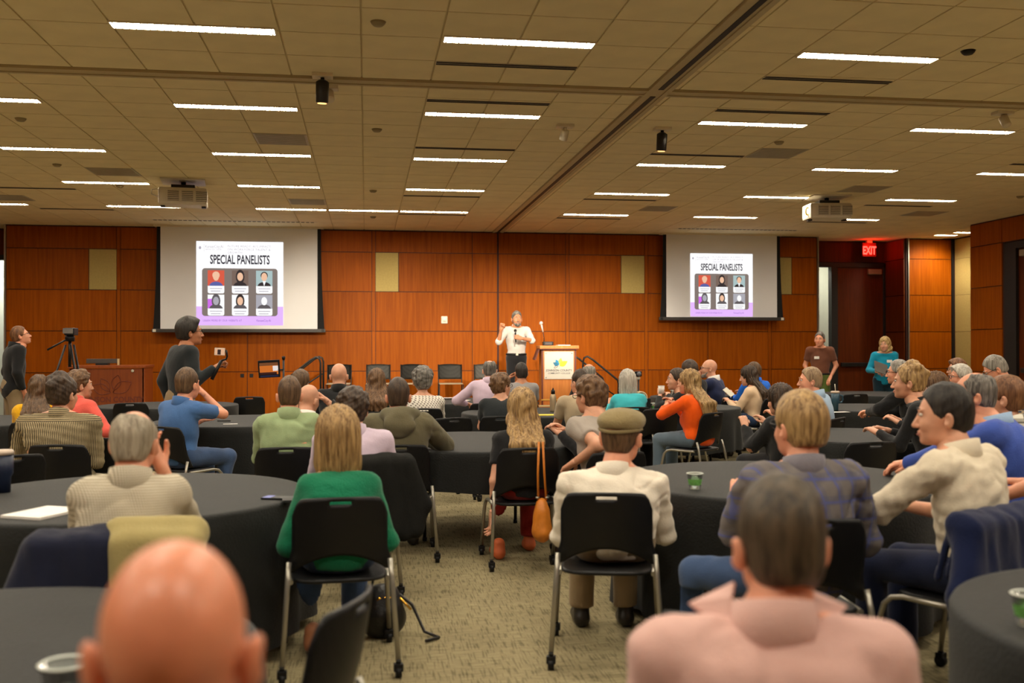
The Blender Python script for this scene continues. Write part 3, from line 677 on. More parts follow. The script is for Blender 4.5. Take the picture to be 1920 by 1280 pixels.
def person(key, label, px, ytop, d, sw=.46, yaw=0, head=(0, 0, 0), sex='m', hair='short', hc='brown', top='shirt', tm=None, legs=None, skin=None, armR='table', armL='table',
           lean=.04, roll=0, stand=False, floor=0, face=False, w=1.0, hs=1.0, glasses=False, beard=None, handR='relaxed', handL='relaxed', tuck=False, folds=.006, collar=None, hood=False, shoes=None, knees=None, handdirR=None, handdirL=None, zt=None, chair=True, bandl=None, flare=False, hx=0):
    legs = legs or DARKT; skin = skin or SKIN
    tp = at(px, ytop, d); S = FPX/d
    zt = tp.z-floor
    yw = yaw - .0                             # facing relative to world +y (left turn positive)
    vb = .011 if S > 330 else .013 if S > 200 else .016
    vh = .0055 if (face or S > 380) else .007 if S > 220 else .009
    th = {'bald': .0, 'fringe': .002, 'buzz': .004, 'short': .012, 'curly': .034, 'bob': .024, 'long': .022, 'updo': .02, 'pony': .014, 'balding': .006, 'cap': .03, 'ring': .002, 'parted': .02, 'mop': .03}[hair]
    zc = zt-hs*(.125+th*.9)
    L_ = (1.0 if not stand else zt/1.78)
    zs = zc-.20*hs if not stand else zc-.195*hs            # shoulder joint height
    zh = .545 if not stand else .93*L_                      # hip joint height
    sj = sw/2-.062                                       # shoulder joint half distance
    def sh(z):                                           # spine offset at height z
        t = max(0, (z-zh)/(zs-zh)); return V3(roll*t, lean*t*t if t < 1 else lean*(2*t-1), 0)
    def P(x, y, z): return V3(x, y, z)+sh(z)
    hcn = P(hx, .025+.0, zc); Rh = rotm(*head)
    org = Vector((tp.x, tp.y, floor)); rz = Matrix.Rotation(yw, 3, 'Z'); org -= rz @ Vector((hcn[0], hcn[1], 0))
    H = lambda x, y, z: hcn+Rh@(V3(x, y, z)*hs)
    f_ = sex == 'f'
    # ---------------- joints
    arms = {}
    for nm, s in (('R', 1), ('L', -1)):
        a = {'R': armR, 'L': armL}[nm]; sp_ = P(s*sj, -.005, zs)
        pole = (s*.7, -.5, -.8)
        if isinstance(a, tuple) and a[0] == 'w':
            wv = at(*a[1:4]); lv = rz.transposed() @ (wv-org); q = V3(lv.x, lv.y, lv.z); pole = a[4:] if len(a) > 4 else pole
        elif isinstance(a, str):
            q, pole = {'table': (V3(s*.13, .38+lean*.6, .84), (s*.35, -.3, -.9)), 'lap': (V3(s*.10, .27, .66), (s*.6, -.6, -.7)), 'chin': (H(s*.03, .135, -.135), (s*.5, .3, -.9)), 'cheek': (H(s*.085, .09, -.06), (s*.6, .5, -.8)),
                       'fold': (P(-s*.10, .21, zs-.26), (s*.8, .1, -.8)), 'down': (P(s*(sj+.07), .0, zs-.52), (s*.3, -1, 0)), 'pocket': (P(s*(sj-.0), .08, zh+.02), (s*.8, -.8, 0)), 'elbowout': (V3(s*(sj-.02), .30, .84), (s*.6, -.5, -.8))}[a]
        else: q = V3(*a[:3]); pole = a[3:] if len(a) > 3 else pole
        k = zt/1.78 if stand else 1
        arms[nm] = (sp_,)+ik(sp_, q, .295*k, .255*k, pole)
    lg = {}
    for nm, s in (('R', 1), ('L', -1)):
        hp_ = V3(s*.088*w, 0, zh)
        if stand: lg[nm] = (hp_, V3(s*.10, .025, .50*L_), V3(s*.105, -.01, .085))
        else:
            kn = (knees or {}).get(nm, (s*.115, .43, .515)); an = (knees or {}).get(nm+'f', (kn[0]*1.05, kn[1]+.0, .095))
            lg[nm] = (hp_, V3(*kn), V3(*an))
    allp = [x for t in list(arms.values())+list(lg.values()) for x in t]+[H(0, 0, .2)]
    lo = np.min(allp, axis=0)-V3(.17, .22, .12); hi = np.max(allp, axis=0)+V3(.17, .18, .06); lo[2] = max(lo[2], -.02)
    # ---------------- body primitives shared by skin and clothes
    def torso(f, e, k=.05):
        ww = w*sw/.46; wm = (ww+w)/2
        cz = zs-.14
        f.ell(P(0, -.012, zh+.03), (.168*w*(1.04 if f_ else 1)+e, .122*w+e, .135+e), k=k)
        f.ell(P(0, .005*w, (zh+zs)/2-.03), (.148*wm*(.93 if f_ else 1)+e, .112*w+e, .20+e), k=k)
        f.ell(P(0, -.005, cz), (.160*wm+e, .112*(.5+.5*w)+e, .185+e), k=k)
        f.cone(P(-sj*.92, -.012, zs-.005), P(sj*.92, -.012, zs-.005), .062+e, .062+e, k=k)
        for s in (-1, 1):
            f.cone(H(0, -.022, -.125), P(s*sj*.72, -.015, zs+.012), .045+e, .046+e, k=k*.8)
            if f_: f.ell(P(s*.07, .095, zs-.20), (.06+e, .055+e, .06+e), k=.04)
            f.ell(P(s*.075*wm, -.05, zs-.12), (.085*wm+e, .050+e, .12+e), k=.07)
    def arm(f, nm, e, k=.03, upto=2.0, cuff=0):
        a, b, c = arms[nm]; t = min(upto, 1)
        f.cone(a, a+(b-a)*t, .053*(.85 if f_ else 1)+e, (.053+(.043-.053)*t)*(.85 if f_ else 1)+e, k, flat=int(upto < 1))
        if upto > 1:
            t = upto-1; f.cone(b, b+(c-b)*t, .042*(.86 if f_ else 1)+e, (.042-.016*t)*(.88 if f_ else 1)+e*(1-.2*t), k*.6, flat=1)
    def leg(f, nm, e, k=.04, upto=2):
        a, b, c = lg[nm]; f.cone(a, b, .088*w+e, .060+e, k); f.cone(b, b+(c-b)*(upto-1), .058+e, .043+e+(.012 if e else 0), k*.6, flat=int(upto < 2))
    def headskin(f):
        wj = .9 if f_ else 1
        f.ell(H(0, -.014, .030), np.array((.0765, .098, .095))*hs, Rh, .0)
        f.ell(H(0, .036, -.020), np.array((.067, .060, .088))*hs, Rh, .03*hs)
        f.ell(H(0, .046, -.078), np.array((.051*wj, .047, .040))*hs, Rh, .025*hs)
        f.ell(H(0, .076, -.100), np.array((.020*wj, .020, .016))*hs, Rh, .015*hs)
        for s in (-1, 1):
            f.ell(H(s*.036, .064, -.032), np.array((.026, .026, .026))*hs, Rh, .02*hs)
            f.ell(H(s*.030, .088, .030), np.array((.022, .010, .008))*hs, Rh, .012*hs)
            if hair not in ('bob', 'long'):
                f.ell(H(s*.087, -.014, -.014), np.array((.012, .021, .034))*hs, Rh@rotm(s*-.45, 0, s*.12), .008*hs)
                f.sub(H(s*.099, -.004, -.008), np.array((.010, .011, .018))*hs, Rh, .006*hs)
        if face or S > 150:
            for s in (-1, 1): f.sub(H(s*.031, .104, .012), np.array((.017, .012, .010))*hs, Rh, .012*hs)
            f.cone(H(0, .094, .006), H(0, .114, -.034), .008*hs, .0125*hs, .012*hs)
            for s in (-1, 1): f.ell(H(s*.012, .104, -.038), np.array((.008, .010, .008))*hs, Rh, .006*hs)
            f.ell(H(0, .095, -.062), np.array((.023, .010, .006))*hs, Rh, .006*hs); f.ell(H(0, .094, -.074), np.array((.019, .010, .006))*hs, Rh, .006*hs)
        nr = (.047 if f_ else .060)*(.6+.4*hs)*(.5+.5*w)
        f.cone(H(0, -.022, -.06), P(0, -.018, zs+.02), nr, nr*1.08, .03)
    GR = {}
    # ---------------- skin
    fb = Fld(lo, hi, vb); torso(fb, 0)
    for nm in 'RL': arm(fb, nm, 0); leg(fb, nm, 0)
    fb.cone(H(0, -.022, -.06), P(0, -.018, zs+.02), (.044 if f_ else .056), (.05 if f_ else .062), .03)
    if not stand: fb.cut((0, 0, .462), (0, 0, -1), hi=(9, lg['R'][1][1]*.75, .6))
    meshes = [fb.mesh()]
    R_ = .19*hs; fh = Fld(hcn-R_-V3(0, 0, .06), hcn+R_, vh); headskin(fh); meshes.append(fh.mesh())
    for nm, s in (('R', 1), ('L', -1)):
        a, b, c = arms[nm]; hd = {'R': handdirR, 'L': handdirL}[nm]
        y = (c-b)/np.linalg.norm(c-b)
        if hd is not None: y = y*.35+np.array(hd[:3]); y /= np.linalg.norm(y)
        up = V3(0, 0, 1) if hd is None or len(hd) < 6 else np.array(hd[3:6], float)
        if abs(y.dot(up)) > .9: up = V3(-s, .2, 0)
        x = np.cross(y, up); x /= np.linalg.norm(x); z = np.cross(x, y)
        p, q = hand({'R': handR, 'L': handL}[nm]); M = np.stack([x, y, z], 1)*(.9 if f_ else 1.0)*(hs if hs < 1.1 else 1.05)
        pp = p.copy()
        if s > 0: pp[:, 0] *= -1; q = q[:, ::-1]
        meshes.append((pp@M.T+c, q)); g_l = np.array((0, .085, -.036))@M.T+c; GR[nm] = org+rz @ Vector(g_l)
    off = 0; ps = []; qs = []
    for p, q in meshes: ps.append(p); qs.append(q+off); off += len(p)
    me = mesh_np('person', np.concatenate(ps), np.concatenate(qs))
    o = link('person', me, skin, None, org, yw); tag(o, label, 'person', 'people in the hall')
    PEOPLE[key] = dict(o=o, grip=GR, H=H, P=P, arms=arms, Rh=Rh, zs=zs, zh=zh, hcn=hcn, S=S, org=org, yaw=yw, lg=lg)
    # ---------------- clothes
    e = {'tee': .010, 'polo': .011, 'shirt': .012, 'rolled': .012, 'sweater': .014, 'jacket': .022, 'blazer': .020, 'hoodie': .022, 'blouse': .014}[top]
    slv = {'tee': .62, 'polo': .66, 'shirt': 1.93, 'rolled': 1.12, 'sweater': 1.95, 'jacket': 1.95, 'blazer': 1.94, 'hoodie': 1.95, 'blouse': 1.6}[top]
    ft = Fld(lo-.02, hi+.02, vb); torso(ft, e)
    for nm in 'RL': arm(ft, nm, e+(.008 if slv < 1 else .004), upto=slv)
    if hood:
        fo = Fld(P(-.25, -.36, zs-.25), P(.25, .25, zs+.22), .010)
        for i in range(9):
            t = PI+.15+(PI-.3)*i/8; t2 = PI+.15+(PI-.3)*min(i+1, 8)/8; b_ = math.sin(PI*i/8)
            fo.cone(P(.115*math.cos(t), .015+.135*math.sin(t), zs+.055+.025*b_), P(.115*math.cos(t2), .015+.135*math.sin(t2), zs+.055+.025*b_), .042+.014*b_, .042+.014*b_, .03)
        fo.ell(P(0, -.165, zs-.0), (.115, .045, .090), k=.06)
        p, q = fo.mesh(); p = disp(p, q, .010, 20, 5); link('hood', mesh_np('hood', p, q), tm, o)
    ft.cut(P(0, .0, zs+(.075 if top not in ('tee', 'blouse', 'sweater') else .062)), (0, .38, 1), lo=P(-.15, -.3, zs-.1), hi=P(.15, .3, zs+.4))
    hem = (zh+(.03 if tuck else -.12 if top in ('jacket', 'blazer') else -.05)) if stand else .475
    ft.cut((0, 0, hem), (0, 0, -1))
    if not stand: ft.cut((0, .17*w+.03, 0), (0, 1, 0), hi=(9, 9, .64))
    p, q = ft.mesh(); sd = sum(map(ord, key))
    if S > 90: p = disp(p, q, folds, 17, sd, (1, 1, 1.6)); p = disp(p, q, folds*.5, 45, sd+1, (1.3, 1, .7))
    if S > 200:
        cr = np.exp(-(wob(p*np.array((1.5, 1, 1)), 13, sd+5)/.09)**2)*np.clip(wob(p, 9, sd+6)+.35, 0, 1); p = p-vnorm(p, q)*(folds*.9*cr)[:, None]
    link({'tee': 't_shirt', 'polo': 'polo_shirt', 'rolled': 'shirt', 'blazer': 'jacket', 'hoodie': 'hooded_jacket'}.get(top, top), mesh_np('top', p, q), tm, o)
    fl = Fld(lo, V3(hi[0], hi[1], zh+.2), vb)
    fl.ell(V3(0, -.012, zh+.03), (.172*w, .128*w, .14), k=.04)
    for nm in 'RL': leg(fl, nm, .012, upto=1.96)
    if stand: fl.cut((0, 0, zh+.12), (0, 0, 1)); fl.cone(V3(0, -.01, zh+.02), V3(0, -.01, zh+.11), .12, .12, .06)
    if not stand: fl.cut((0, 0, .453), (0, 0, -1), hi=(9, lg['R'][1][1]*.75, .6)); fl.cut((0, 0, zh+.1), (0, 0, 1))
    p, q = fl.mesh(); p = disp(p, q, .004, 22, sd+2)
    link('trousers', mesh_np('trousers', p, q), legs, o)
    for nm in 'RL':
        b, c = lg[nm][1:]; fs = Fld(c-V3(.1, .16, .1), c+V3(.1, .30, .12), .012)
        fs.cone((c[0], c[1]-.02, .045), (c[0], c[1]+.06, .042), .042, .042, .02); fs.cone((c[0], c[1]+.06, .04), (c[0]*1.1, c[1]+.17, .034), .045, .036, .02); fs.cone((c[0], c[1]-.01, .05), (c[0], c[1]-.0, .11), .042, .044, .02)
        fs.cut((0, 0, .004), (0, 0, -1)); p, q = fs.mesh(); link('shoe', mesh_np('shoe', p, q), shoes or SHOE, o)
    # ---------------- collar
    if collar is not None or top in ('shirt', 'rolled', 'polo', 'blazer', 'jacket'):
        bm = bmesh.new(); n = 28; c0 = P(0, -.016, zs+.055); rings = []
        nr = (.056 if f_ else .068)*(.55+.45*w)*(1.12 if top in ('blazer', 'jacket') else 1.0)
        for j, (dr, dz) in enumerate(((.004, -.060), (.022, -.020), (.008, .052), (-.001, .053), (-.003, .0))):
            rr_ = []
            for i in range(n):
                t = -PI/2+.32+(2*PI-.64)*i/(n-1)+PI        # gap at the front
                x, y = math.cos(t), math.sin(t)
                rr_.append(bm.verts.new((c0[0]+(nr+dr)*x*1.02, c0[1]+(nr+dr)*y*1.0, c0[2]+dz*(1.0)-.34*y*.06-(.03 if y > .5 else 0)*(y-.5))))
            rings.append(rr_)
        for A, B_ in zip(rings, rings[1:]):
            for i in range(n-1): bm.faces.new((A[i], A[i+1], B_[i+1], B_[i])).smooth = True
        cl_ = link('collar', bm_mesh('collar', bm, True), collar or tm, o)
        if flare:
            for s in (-1, 1):
                bm = bmesh.new(); V = [bm.verts.new(tuple(P(*v))) for v in ((s*.060, .070, zs+.120), (s*.078, -.02, zs+.112), (s*.088, -.045, zs+.060), (s*.155, .035, zs+.085), (s*.12, .085, zs+.045))]
                bm.faces.new((V[0], V[1], V[3])); bm.faces.new((V[1], V[2], V[3])); bm.faces.new((V[0], V[3], V[4])); bmesh.ops.recalc_face_normals(bm, faces=bm.faces); bmesh.ops.solidify(bm, geom=bm.faces[:], thickness=.006)
                link('collar_wing', bm_mesh('collar_wing', bm), collar or tm, cl_)
    # ---------------- hair
    def hfield(ext=0): return Fld(hcn-V3(.22, .24, .19+ext)*hs, hcn+V3(.22, .22, .26)*hs, vh)
    if hair not in ('bald', 'buzz') or beard:
        hm = HAIR(hc)
    def capshell(f, t, top=0):
        f.ell(H(0, -.016, .034), np.array((.0765+t*(.55 if hair == 'short' else 1), .098+t, .096+t+top))*hs, Rh, 0)
        f.ell(H(0, -.055, -.030), np.array((.058+t*.5, .050+t*.7, .062))*hs, Rh, .03)
    def trimface(f, brow=.075, ears=True, nape=-.082):
        f.cut(H(0, .082 if brow < .09 else .07, .105), Rh@V3(0, .105, -.05)); f.cut(H(0, .016, -.012), Rh@V3(0, .75, -.65))
        f.sub(H(0, .150, -.02), np.array((.064, .075, .100))*hs, Rh, .012)
        if ears:
            for s in (-1, 1): f.sub(H(s*.098, -.004, -.022), np.array((.030, .032, .040))*hs, Rh, .006)
        f.cut(H(0, 0, nape), Rh@V3(0, -.25, -1))
    if hair in ('short', 'parted', 'balding', 'ring', 'curly', 'updo', 'pony', 'fringe', 'mop'):
        f = hfield(); t = th if hair not in ('balding', 'ring', 'fringe') else .011
        capshell(f, t if hair != 'curly' else .024, .006 if hair in ('short', 'parted', 'mop') else 0)
        if hair in ('parted', 'mop'): f.ell(H(.02, .045, .098), np.array((.065, .055, .040))*hs, Rh, .03); f.ell(H(0, -.08, -.01), np.array((.062, .036, .07))*hs, Rh, .02)
        if hair == 'curly':
            r = np.random.RandomState(len(key)*7+3)
            for _ in range(46):
                v = r.normal(size=3); v[2] = abs(v[2])*1.0-.25; v /= np.linalg.norm(v)
                if v[1] > .35 and v[2] < .55: continue
                f.ell(H(v[0]*.088, -.018+v[1]*.108, .034+v[2]*.105), np.array((.026, .026, .024))*hs, Rh, .012)
        if hair == 'updo':
            for a, b in (((0, -.03, .135), .050), ((.035, -.07, .105), .042), ((-.04, -.06, .11), .045), ((0, -.105, .07), .048)): f.ell(H(*a), np.array((b, b, b*.8))*hs, Rh, .02)
        if hair == 'pony':
            f.cone(H(0, -.10, .05), H(.0, -.135, .03), .022, .032, .01); f.cone(H(0, -.135, .03), H(.0, -.155, -.07), .034, .030, .01); f.cone(H(0, -.155, -.07), H(.01, -.14, -.17), .030, .012, .01)
        trimface(f, .075 if hair not in ('balding', 'ring') else .10, nape=-.085 if hair != 'curly' else -.095)
        if hair == 'balding': f.sub(H(0, -.01, .150), np.array((.050, .105, .060))*hs, Rh, .01); f.sub(H(0, .07, .12), np.array((.075, .06, .07))*hs, Rh, .01)
        if hair == 'ring': f.sub(H(0, .02, .135), np.array((.092, .125, .085))*hs, Rh, .008)
        if hair == 'fringe': f.sub(H(0, .05, .115), np.array((.095, .12, .10))*hs, Rh, .008)
        p, q = f.mesh(); p = disp(p, q, {'curly': .007, 'updo': .006}.get(hair, .0035), 70, sd, (1, 1, .5) if hair != 'curly' else (1, 1, 1)); link('hair', mesh_np('hair', p, q), hm, o)
    if hair == 'bob':
        f = hfield(.06); capshell(f, .020, .004); f.ell(H(0, -.035, -.055), np.array((.098, .088, .165))*hs, Rh, .03); f.ell(H(0, -.02, -.10), np.array((.100, .085, .09))*hs, Rh, .02)
        f.sub(H(0, .135, -.05), np.array((.066, .105, .125))*hs, Rh, .01); f.cut(H(0, 0, bandl or -.150), (0, .15, -1))
        p, q = f.mesh(); a = np.arctan2(p[:, 0]-hcn[0], -(p[:, 1]-hcn[1])+.02)
        p = p+vnorm(p, q)*(.004*np.sin(a*37+3*np.sin(a*11))+.003*np.sin(a*83+p[:, 2]*6))[:, None]; link('hair', mesh_np('hair', p, q), hm, o)
    if hair == 'long':
        ext = .28; f = hfield(ext); f = Fld(f.lo-V3(.03, .08, 0), hcn+V3(.22, .22, .26), vh); capshell(f, .018, .004); f.ell(H(0, -.04, -.05), np.array((.092, .082, .15))*hs, Rh, .03)
        bk = lambda x, z: P(x, -.142*(.5+.5*w)-e-.012, z)
        for x, r0 in ((-.055, .040), (.0, .045), (.055, .040), (-.085, .028), (.085, .028)):
            f.cone(H(x, -.075+abs(x)*.3, -.06), bk(x*1.15, zs-.02), r0, r0*.85, .03); f.cone(bk(x*1.15, zs-.02), bk(x*1.05+.01, zs-.02+(bandl or -.15)+abs(x)*.4), r0*.85, r0*.45, .03)
        f.sub(H(0, .135, -.05), np.array((.064, .105, .135))*hs, Rh, .01)
        p, q = f.mesh(); a = np.arctan2(p[:, 0]-hcn[0], -(p[:, 1]-hcn[1])+.02)
        p = p+vnorm(p, q)*(.006*np.sin(a*19+5*np.sin(p[:, 2]*14+a*3))+.004*np.sin(a*47+p[:, 2]*20))[:, None]; link('hair', mesh_np('hair', p, q), hm, o)
    if hair == 'cap':
        f = hfield(); capshell(f, .008); trimface(f, .085, nape=-.085); f.cut(H(0, 0, .035), Rh@V3(0, .0, 1)); p, q = f.mesh(); link('hair', mesh_np('hair', p, q), hm, o)
        f = hfield(); f.ell(H(0, -.012, .062), np.array((.100, .120, .062))*hs, Rh, 0); f.ell(H(0, .055, .070), np.array((.090, .075, .040))*hs, Rh, .03); f.ell(H(0, .115, .045), np.array((.07, .045, .012))*hs, Rh, .012)
        f.cut(H(0, 0, .026), Rh@V3(0, -.10, -1)); p, q = f.mesh(); p = disp(p, q, .003, 40, 5)
        c_ = link('flat_cap', mesh_np('flat_cap', p, q), fab('cap_wool', lin(142, 126, 88), bump=.5), o); c_['label'] = 'olive khaki flat cap'
        bm = bmesh.new(); a_tube(bm, [tuple(H(.088*math.cos(t), -.014+.106*math.sin(t), .030+.004*math.cos(2*t))) for t in [i*2*PI/24 for i in range(25)]], .009*hs, 6); link('cap_band', bm_mesh('cap_band', bm), MATS['cap_wool'], c_)
    if beard:
        f = Fld(hcn-.2, hcn+.2, vh); f.ell(H(0, .050, -.085), np.array((.052, .050, .038))*hs, Rh, 0); f.ell(H(0, .082, -.105), np.array((.026, .022, .024))*hs, Rh, .015)
        f.cone(H(-.022, .100, -.056), H(.022, .100, -.056), .007, .007, .006)
        for s in (-1, 1): f.cone(H(s*.056, .03, -.05), H(s*.045, .06, -.08), .012, .016, .01)
        f.sub(H(0, .112, -.068), np.array((.018, .016, .006))*hs, Rh, .003)
        p, q = f.mesh(); link('beard', mesh_np('beard', p, q), HAIR(beard), o)
    if face:
        for s in (-1, 1):
            f = Fld(H(s*.031, .088, .012)-.03, H(s*.031, .088, .012)+.03, .004); f.ell(H(s*.031, .0865, .012), np.array((.0135, .011, .0085))*hs, Rh, 0); p, q = f.mesh(); ey = link('eye', mesh_np('eye', p, q), mat('eye_white', lin(225, 216, 205), rough=.2, var=0), o)
            f = Fld(H(s*.031, .09, .012)-.02, H(s*.031, .09, .012)+.02, .003); f.ell(H(s*.031, .0945, .012), np.array((.0065, .005, .0065))*hs, Rh, 0); p, q = f.mesh(); link('iris', mesh_np('iris', p, q), mat('eye_iris', (.02, .012, .008, 1), rough=.2, var=0), ey)
            bm = bmesh.new(); a_tube(bm, [tuple(H(s*(.014+.011*i), .099-.0035*i*i*.5, .031+(.004, .007, .005, .0)[i])) for i in range(4)], [.003, .004, .004, .002], 6); link('eyebrow', bm_mesh('eyebrow', bm), HAIR(hc if hc not in ('silver', 'blond') else 'sandy'), o)
        bm = bmesh.new(); a_tube(bm, [tuple(H(x, .1045-abs(x)*.35, -.068-(.004 if abs(x) < .02 else 0))) for x in (-.024, -.012, 0, .012, .024)], [.001, .0035, .0045, .0035, .001], 6); link('lips', bm_mesh('lips', bm), mat('lip_skin', lin(178, 96, 84), rough=.4, var=0), o)
    if glasses:
        bm = bmesh.new()
        for s in (-1, 1):
            a_tube(bm, [tuple(H(s*.033+.026*math.cos(t), .112-.10*abs(.033*s+.026*math.cos(t))**1.5, .008+.020*math.sin(t))) for t in [i*2*PI/14 for i in range(15)]], .0026, 5, False)
            a_tube(bm, [tuple(H(s*.060, .105, .012)), tuple(H(s*.079, .06, .012)), tuple(H(s*.084, -.005, .010))], .0026, 5)
        a_tube(bm, [tuple(H(-.008, .115, .012)), tuple(H(.008, .115, .012))], .0026, 5)
        link('glasses', bm_mesh('glasses', bm), BLACKM, o)
    return o
# ================================================================== CHAIRS
def back_mesh():
    nu, nv = 27, 17; bm = bmesh.new(); g = {}
    for j in range(nv):
        v = j/(nv-1)
        for i in range(nu):
            u = -1+2*i/(nu-1); au = abs(u)
            zb = .475+.085*max(0, 1-(au/.86)**2)**.8; zt = .835-.012*u*u-(.075*((au-.80)/.20)**2.2 if au > .80 else 0)
            z = zb+(zt-zb)*v; hz = (z-.475)/.36
            wd = .222+.030*max(0, 1-hz*3.2)-.004*hz
            g[i, j] = bm.verts.new((u*wd, -.205-.085*max(0, hz)-.012*math.sin(PI*min(1, max(0, hz)))+.060*u*u, z))
    for j in range(nv-1):
        for i in range(nu-1):
            u = -1+2*(i+.5)/(nu-1)
            if j in (14,) and abs(u) < .25: continue
            bm.faces.new((g[i, j], g[i+1, j], g[i+1, j+1], g[i, j+1])).smooth = True
    bmesh.ops.recalc_face_normals(bm, faces=bm.faces)
    bmesh.ops.solidify(bm, geom=bm.faces[:], thickness=.014)
    return bm_mesh('backrest', bm, True)
def seat_mesh():
    bm = bmesh.new(); pr = []
    for z, s in ((.425, .90), (.432, .99), (.442, 1.0), (.449, .96)):
        ring = []
        for i in range(36):
            t = 2*PI*i/36; c, s_ = math.cos(t), math.sin(t)
            x = .222*math.copysign(abs(c)**.45, c)*s; y = .215*math.copysign(abs(s_)**.45, s_)*s
            ring.append(bm.verts.new((x, y-.0, z-.012*(y > .16)*(y-.16)/.05)))
        pr.append(ring)
    for A, B_ in zip(pr, pr[1:]):
        for i in range(36): bm.faces.new((A[i], A[(i+1) % 36], B_[(i+1) % 36], B_[i])).smooth = True
    bm.faces.new(pr[0]); bm.faces.new(pr[-1])
    return bm_mesh('seat', bm)
BACK = {m.name: None for m in (BLACKP, PERF)}
_b = back_mesh()
for m in (BLACKP, PERF): BACK[m.name] = _b.copy(); BACK[m.name].materials.append(m)
SEAT = seat_mesh(); SEAT.materials.append(BLACKP)
def legs_mesh():
    out = []
    for s in (-1, 1):
        for pts in ([(s*.232, -.19, .53), (s*.238, -.215, .45), (s*.262, -.292, .075)], [(s*.225, -.15, .428), (s*.236, .13, .430), (s*.240, .185, .418), (s*.246, .218, .385), (s*.252, .236, .32), (s*.266, .272, .075)]):
            bm = bmesh.new(); a_tube(bm, pts, .0125, 8); me = bm_mesh('leg', bm); me.materials.append(STEEL); out.append((me, pts[-1]))
    bm = bmesh.new(); a_tube(bm, [(-.014, 0, .027), (.014, 0, .027)], .027, 14); a_box(bm, -.022, .022, -.018, .018, .030, .066, .004); a_tube(bm, [(0, 0, .06), (0, 0, .085)], .012, 8)
    ca = bm_mesh('caster', bm); ca.materials.append(BLACKP); return out, ca
LEGS, CAST = legs_mesh()
def chair(loc, yaw, label, perf=False, group='black chairs around the tables'):
    t = empty('stacking_chair', loc, yaw); tag(t, label, 'chair', group)
    link('backrest', BACK[(PERF if perf else BLACKP).name], None, t); link('seat', SEAT, None, t)
    for me, p in LEGS:
        l = link('leg', me, None, t); link('caster', CAST, None, l, (p[0], p[1], 0))
    return t
# ================================================================== TABLES
def table(key, px, d, label, R=.915, drop=.70, seed=1, squash=0):
    """px, d: centre of the table; cloth falls from the rim in soft folds"""
    p = at(px, 650, d); t = empty('round_table', (p.x, p.y, 0)); tag(t, 'folding table under '+label, 'table', 'round tables')
    lathe('tabletop', [(0, .72), (R-.012, .72), (R-.008, .732), (R-.012, .742), (0, .742)], mat('table_laminate', lin(120, 104, 80), rough=.6), t, 32)
    for s in (-1, 1):
        bm = bmesh.new(); a_tube(bm, [(s*R*.45, -.30, .715), (s*R*.45, -.34, .02)], .014); a_tube(bm, [(s*R*.45, .30, .715), (s*R*.45, .34, .02)], .014); a_tube(bm, [(s*R*.45, -.33, .2), (s*R*.45, .33, .2)], .012)
        l = link('leg_frame', bm_mesh('leg_frame', bm), BLACKM, t)
        for y in (-.34, .34): lathe('foot_cap', [(0, 0), (.018, 0), (.018, .03), (0, .03)], BLACKP, l, 10, (s*R*.45, y, 0))
    bm = bmesh.new(); n = 120; r = random.Random(seed); rings = []
    ph = [r.uniform(0, 6.28) for _ in range(6)]
    for rr_, z, amp in ((R*.3, .752, 0), (R*.7, .752, 0), (R*.97, .752, 0), (R+.002, .749, 0), (R+.010, .735, .0), (R+.012, .72-drop*.12, .012), (R+.014, .72-drop*.4, .030), (R+.018, .72-drop*.75, .045), (R+.02, .72-drop, .055)):
        ring = []
        for i in range(n):
            a = 2*PI*i/n; wv = math.sin(a*9+ph[0]+.9*math.sin(a*2+ph[1]))*.6+math.sin(a*15+ph[2]+math.sin(a*3+ph[3]))*.4
            q = rr_+amp*wv*(drop/.7)
            ring.append(bm.verts.new((q*math.cos(a), q*math.sin(a), z+(amp*.25*math.sin(a*4+ph[4]) if amp > .04 else 0))))
        rings.append(ring)
    c = bm.verts.new((0, 0, .752))
    for i in range(n): bm.faces.new((c, rings[0][i], rings[0][(i+1) % n])).smooth = True
    for A, B_ in zip(rings, rings[1:]):
        for i in range(n): bm.faces.new((A[i], A[(i+1) % n], B_[(i+1) % n], B_[i])).smooth = True
    o = link('tablecloth', bm_mesh('tablecloth', bm, True), CLOTH, None, (p.x, p.y, 0)); tag(o, label, 'tablecloth', 'charcoal tablecloths')
TT = .753
table('T1', 240, 5.25, 'charcoal cloth with the white notepad, before the gingham shirt', drop=.66, seed=1)
table('T2', 1455, 5.85, 'charcoal cloth with one green cup, beside the plaid blazer', drop=.66, seed=2)
table('T3', 885, 8.25, 'short charcoal cloth between the hooded jacket and the long-haired woman in black', drop=.27, seed=3)
table('T4', 455, 10.6, 'charcoal cloth with a small paper slip, beside the blue polo shirt', drop=.45, seed=4)
table('T5', 315, 13.5, 'charcoal cloth below the wooden desk, under the man filming', drop=.5, seed=5)
table('T6', -40, 10.6, 'charcoal cloth at the left edge beside the yellow top', drop=.5, seed=6)
table('T7', 835, 14.5, 'charcoal cloth with scattered papers, beside the lilac shirt', drop=.5, seed=7)
table('T8', 1010, 11.9, 'charcoal cloth with the yellow folder and steel bottle', drop=.5, seed=8)
table('T10', 1262, 12.95, 'charcoal cloth with plastic cups, beside the orange sweater', drop=.5, seed=10, R=.85)
table('T11', 1640, 12.7, 'charcoal cloth under the teal tumbler', drop=.5, seed=11)
table('T12', 1600, 8.75, 'bare charcoal cloth behind the plaid blazer', drop=.5, seed=12, R=.78)
table('T13', 1640, 16.5, 'charcoal cloth in front of the brown polo shirt and turquoise tunic', drop=.5, seed=13)
table('T14', -150, 2.42, 'dark cloth beside the bald head nearest the camera', R=.80, drop=.66, seed=14)
table('T15', 2345, 2.76, 'dark cloth in the lower right corner', R=.76, drop=.66, seed=15)
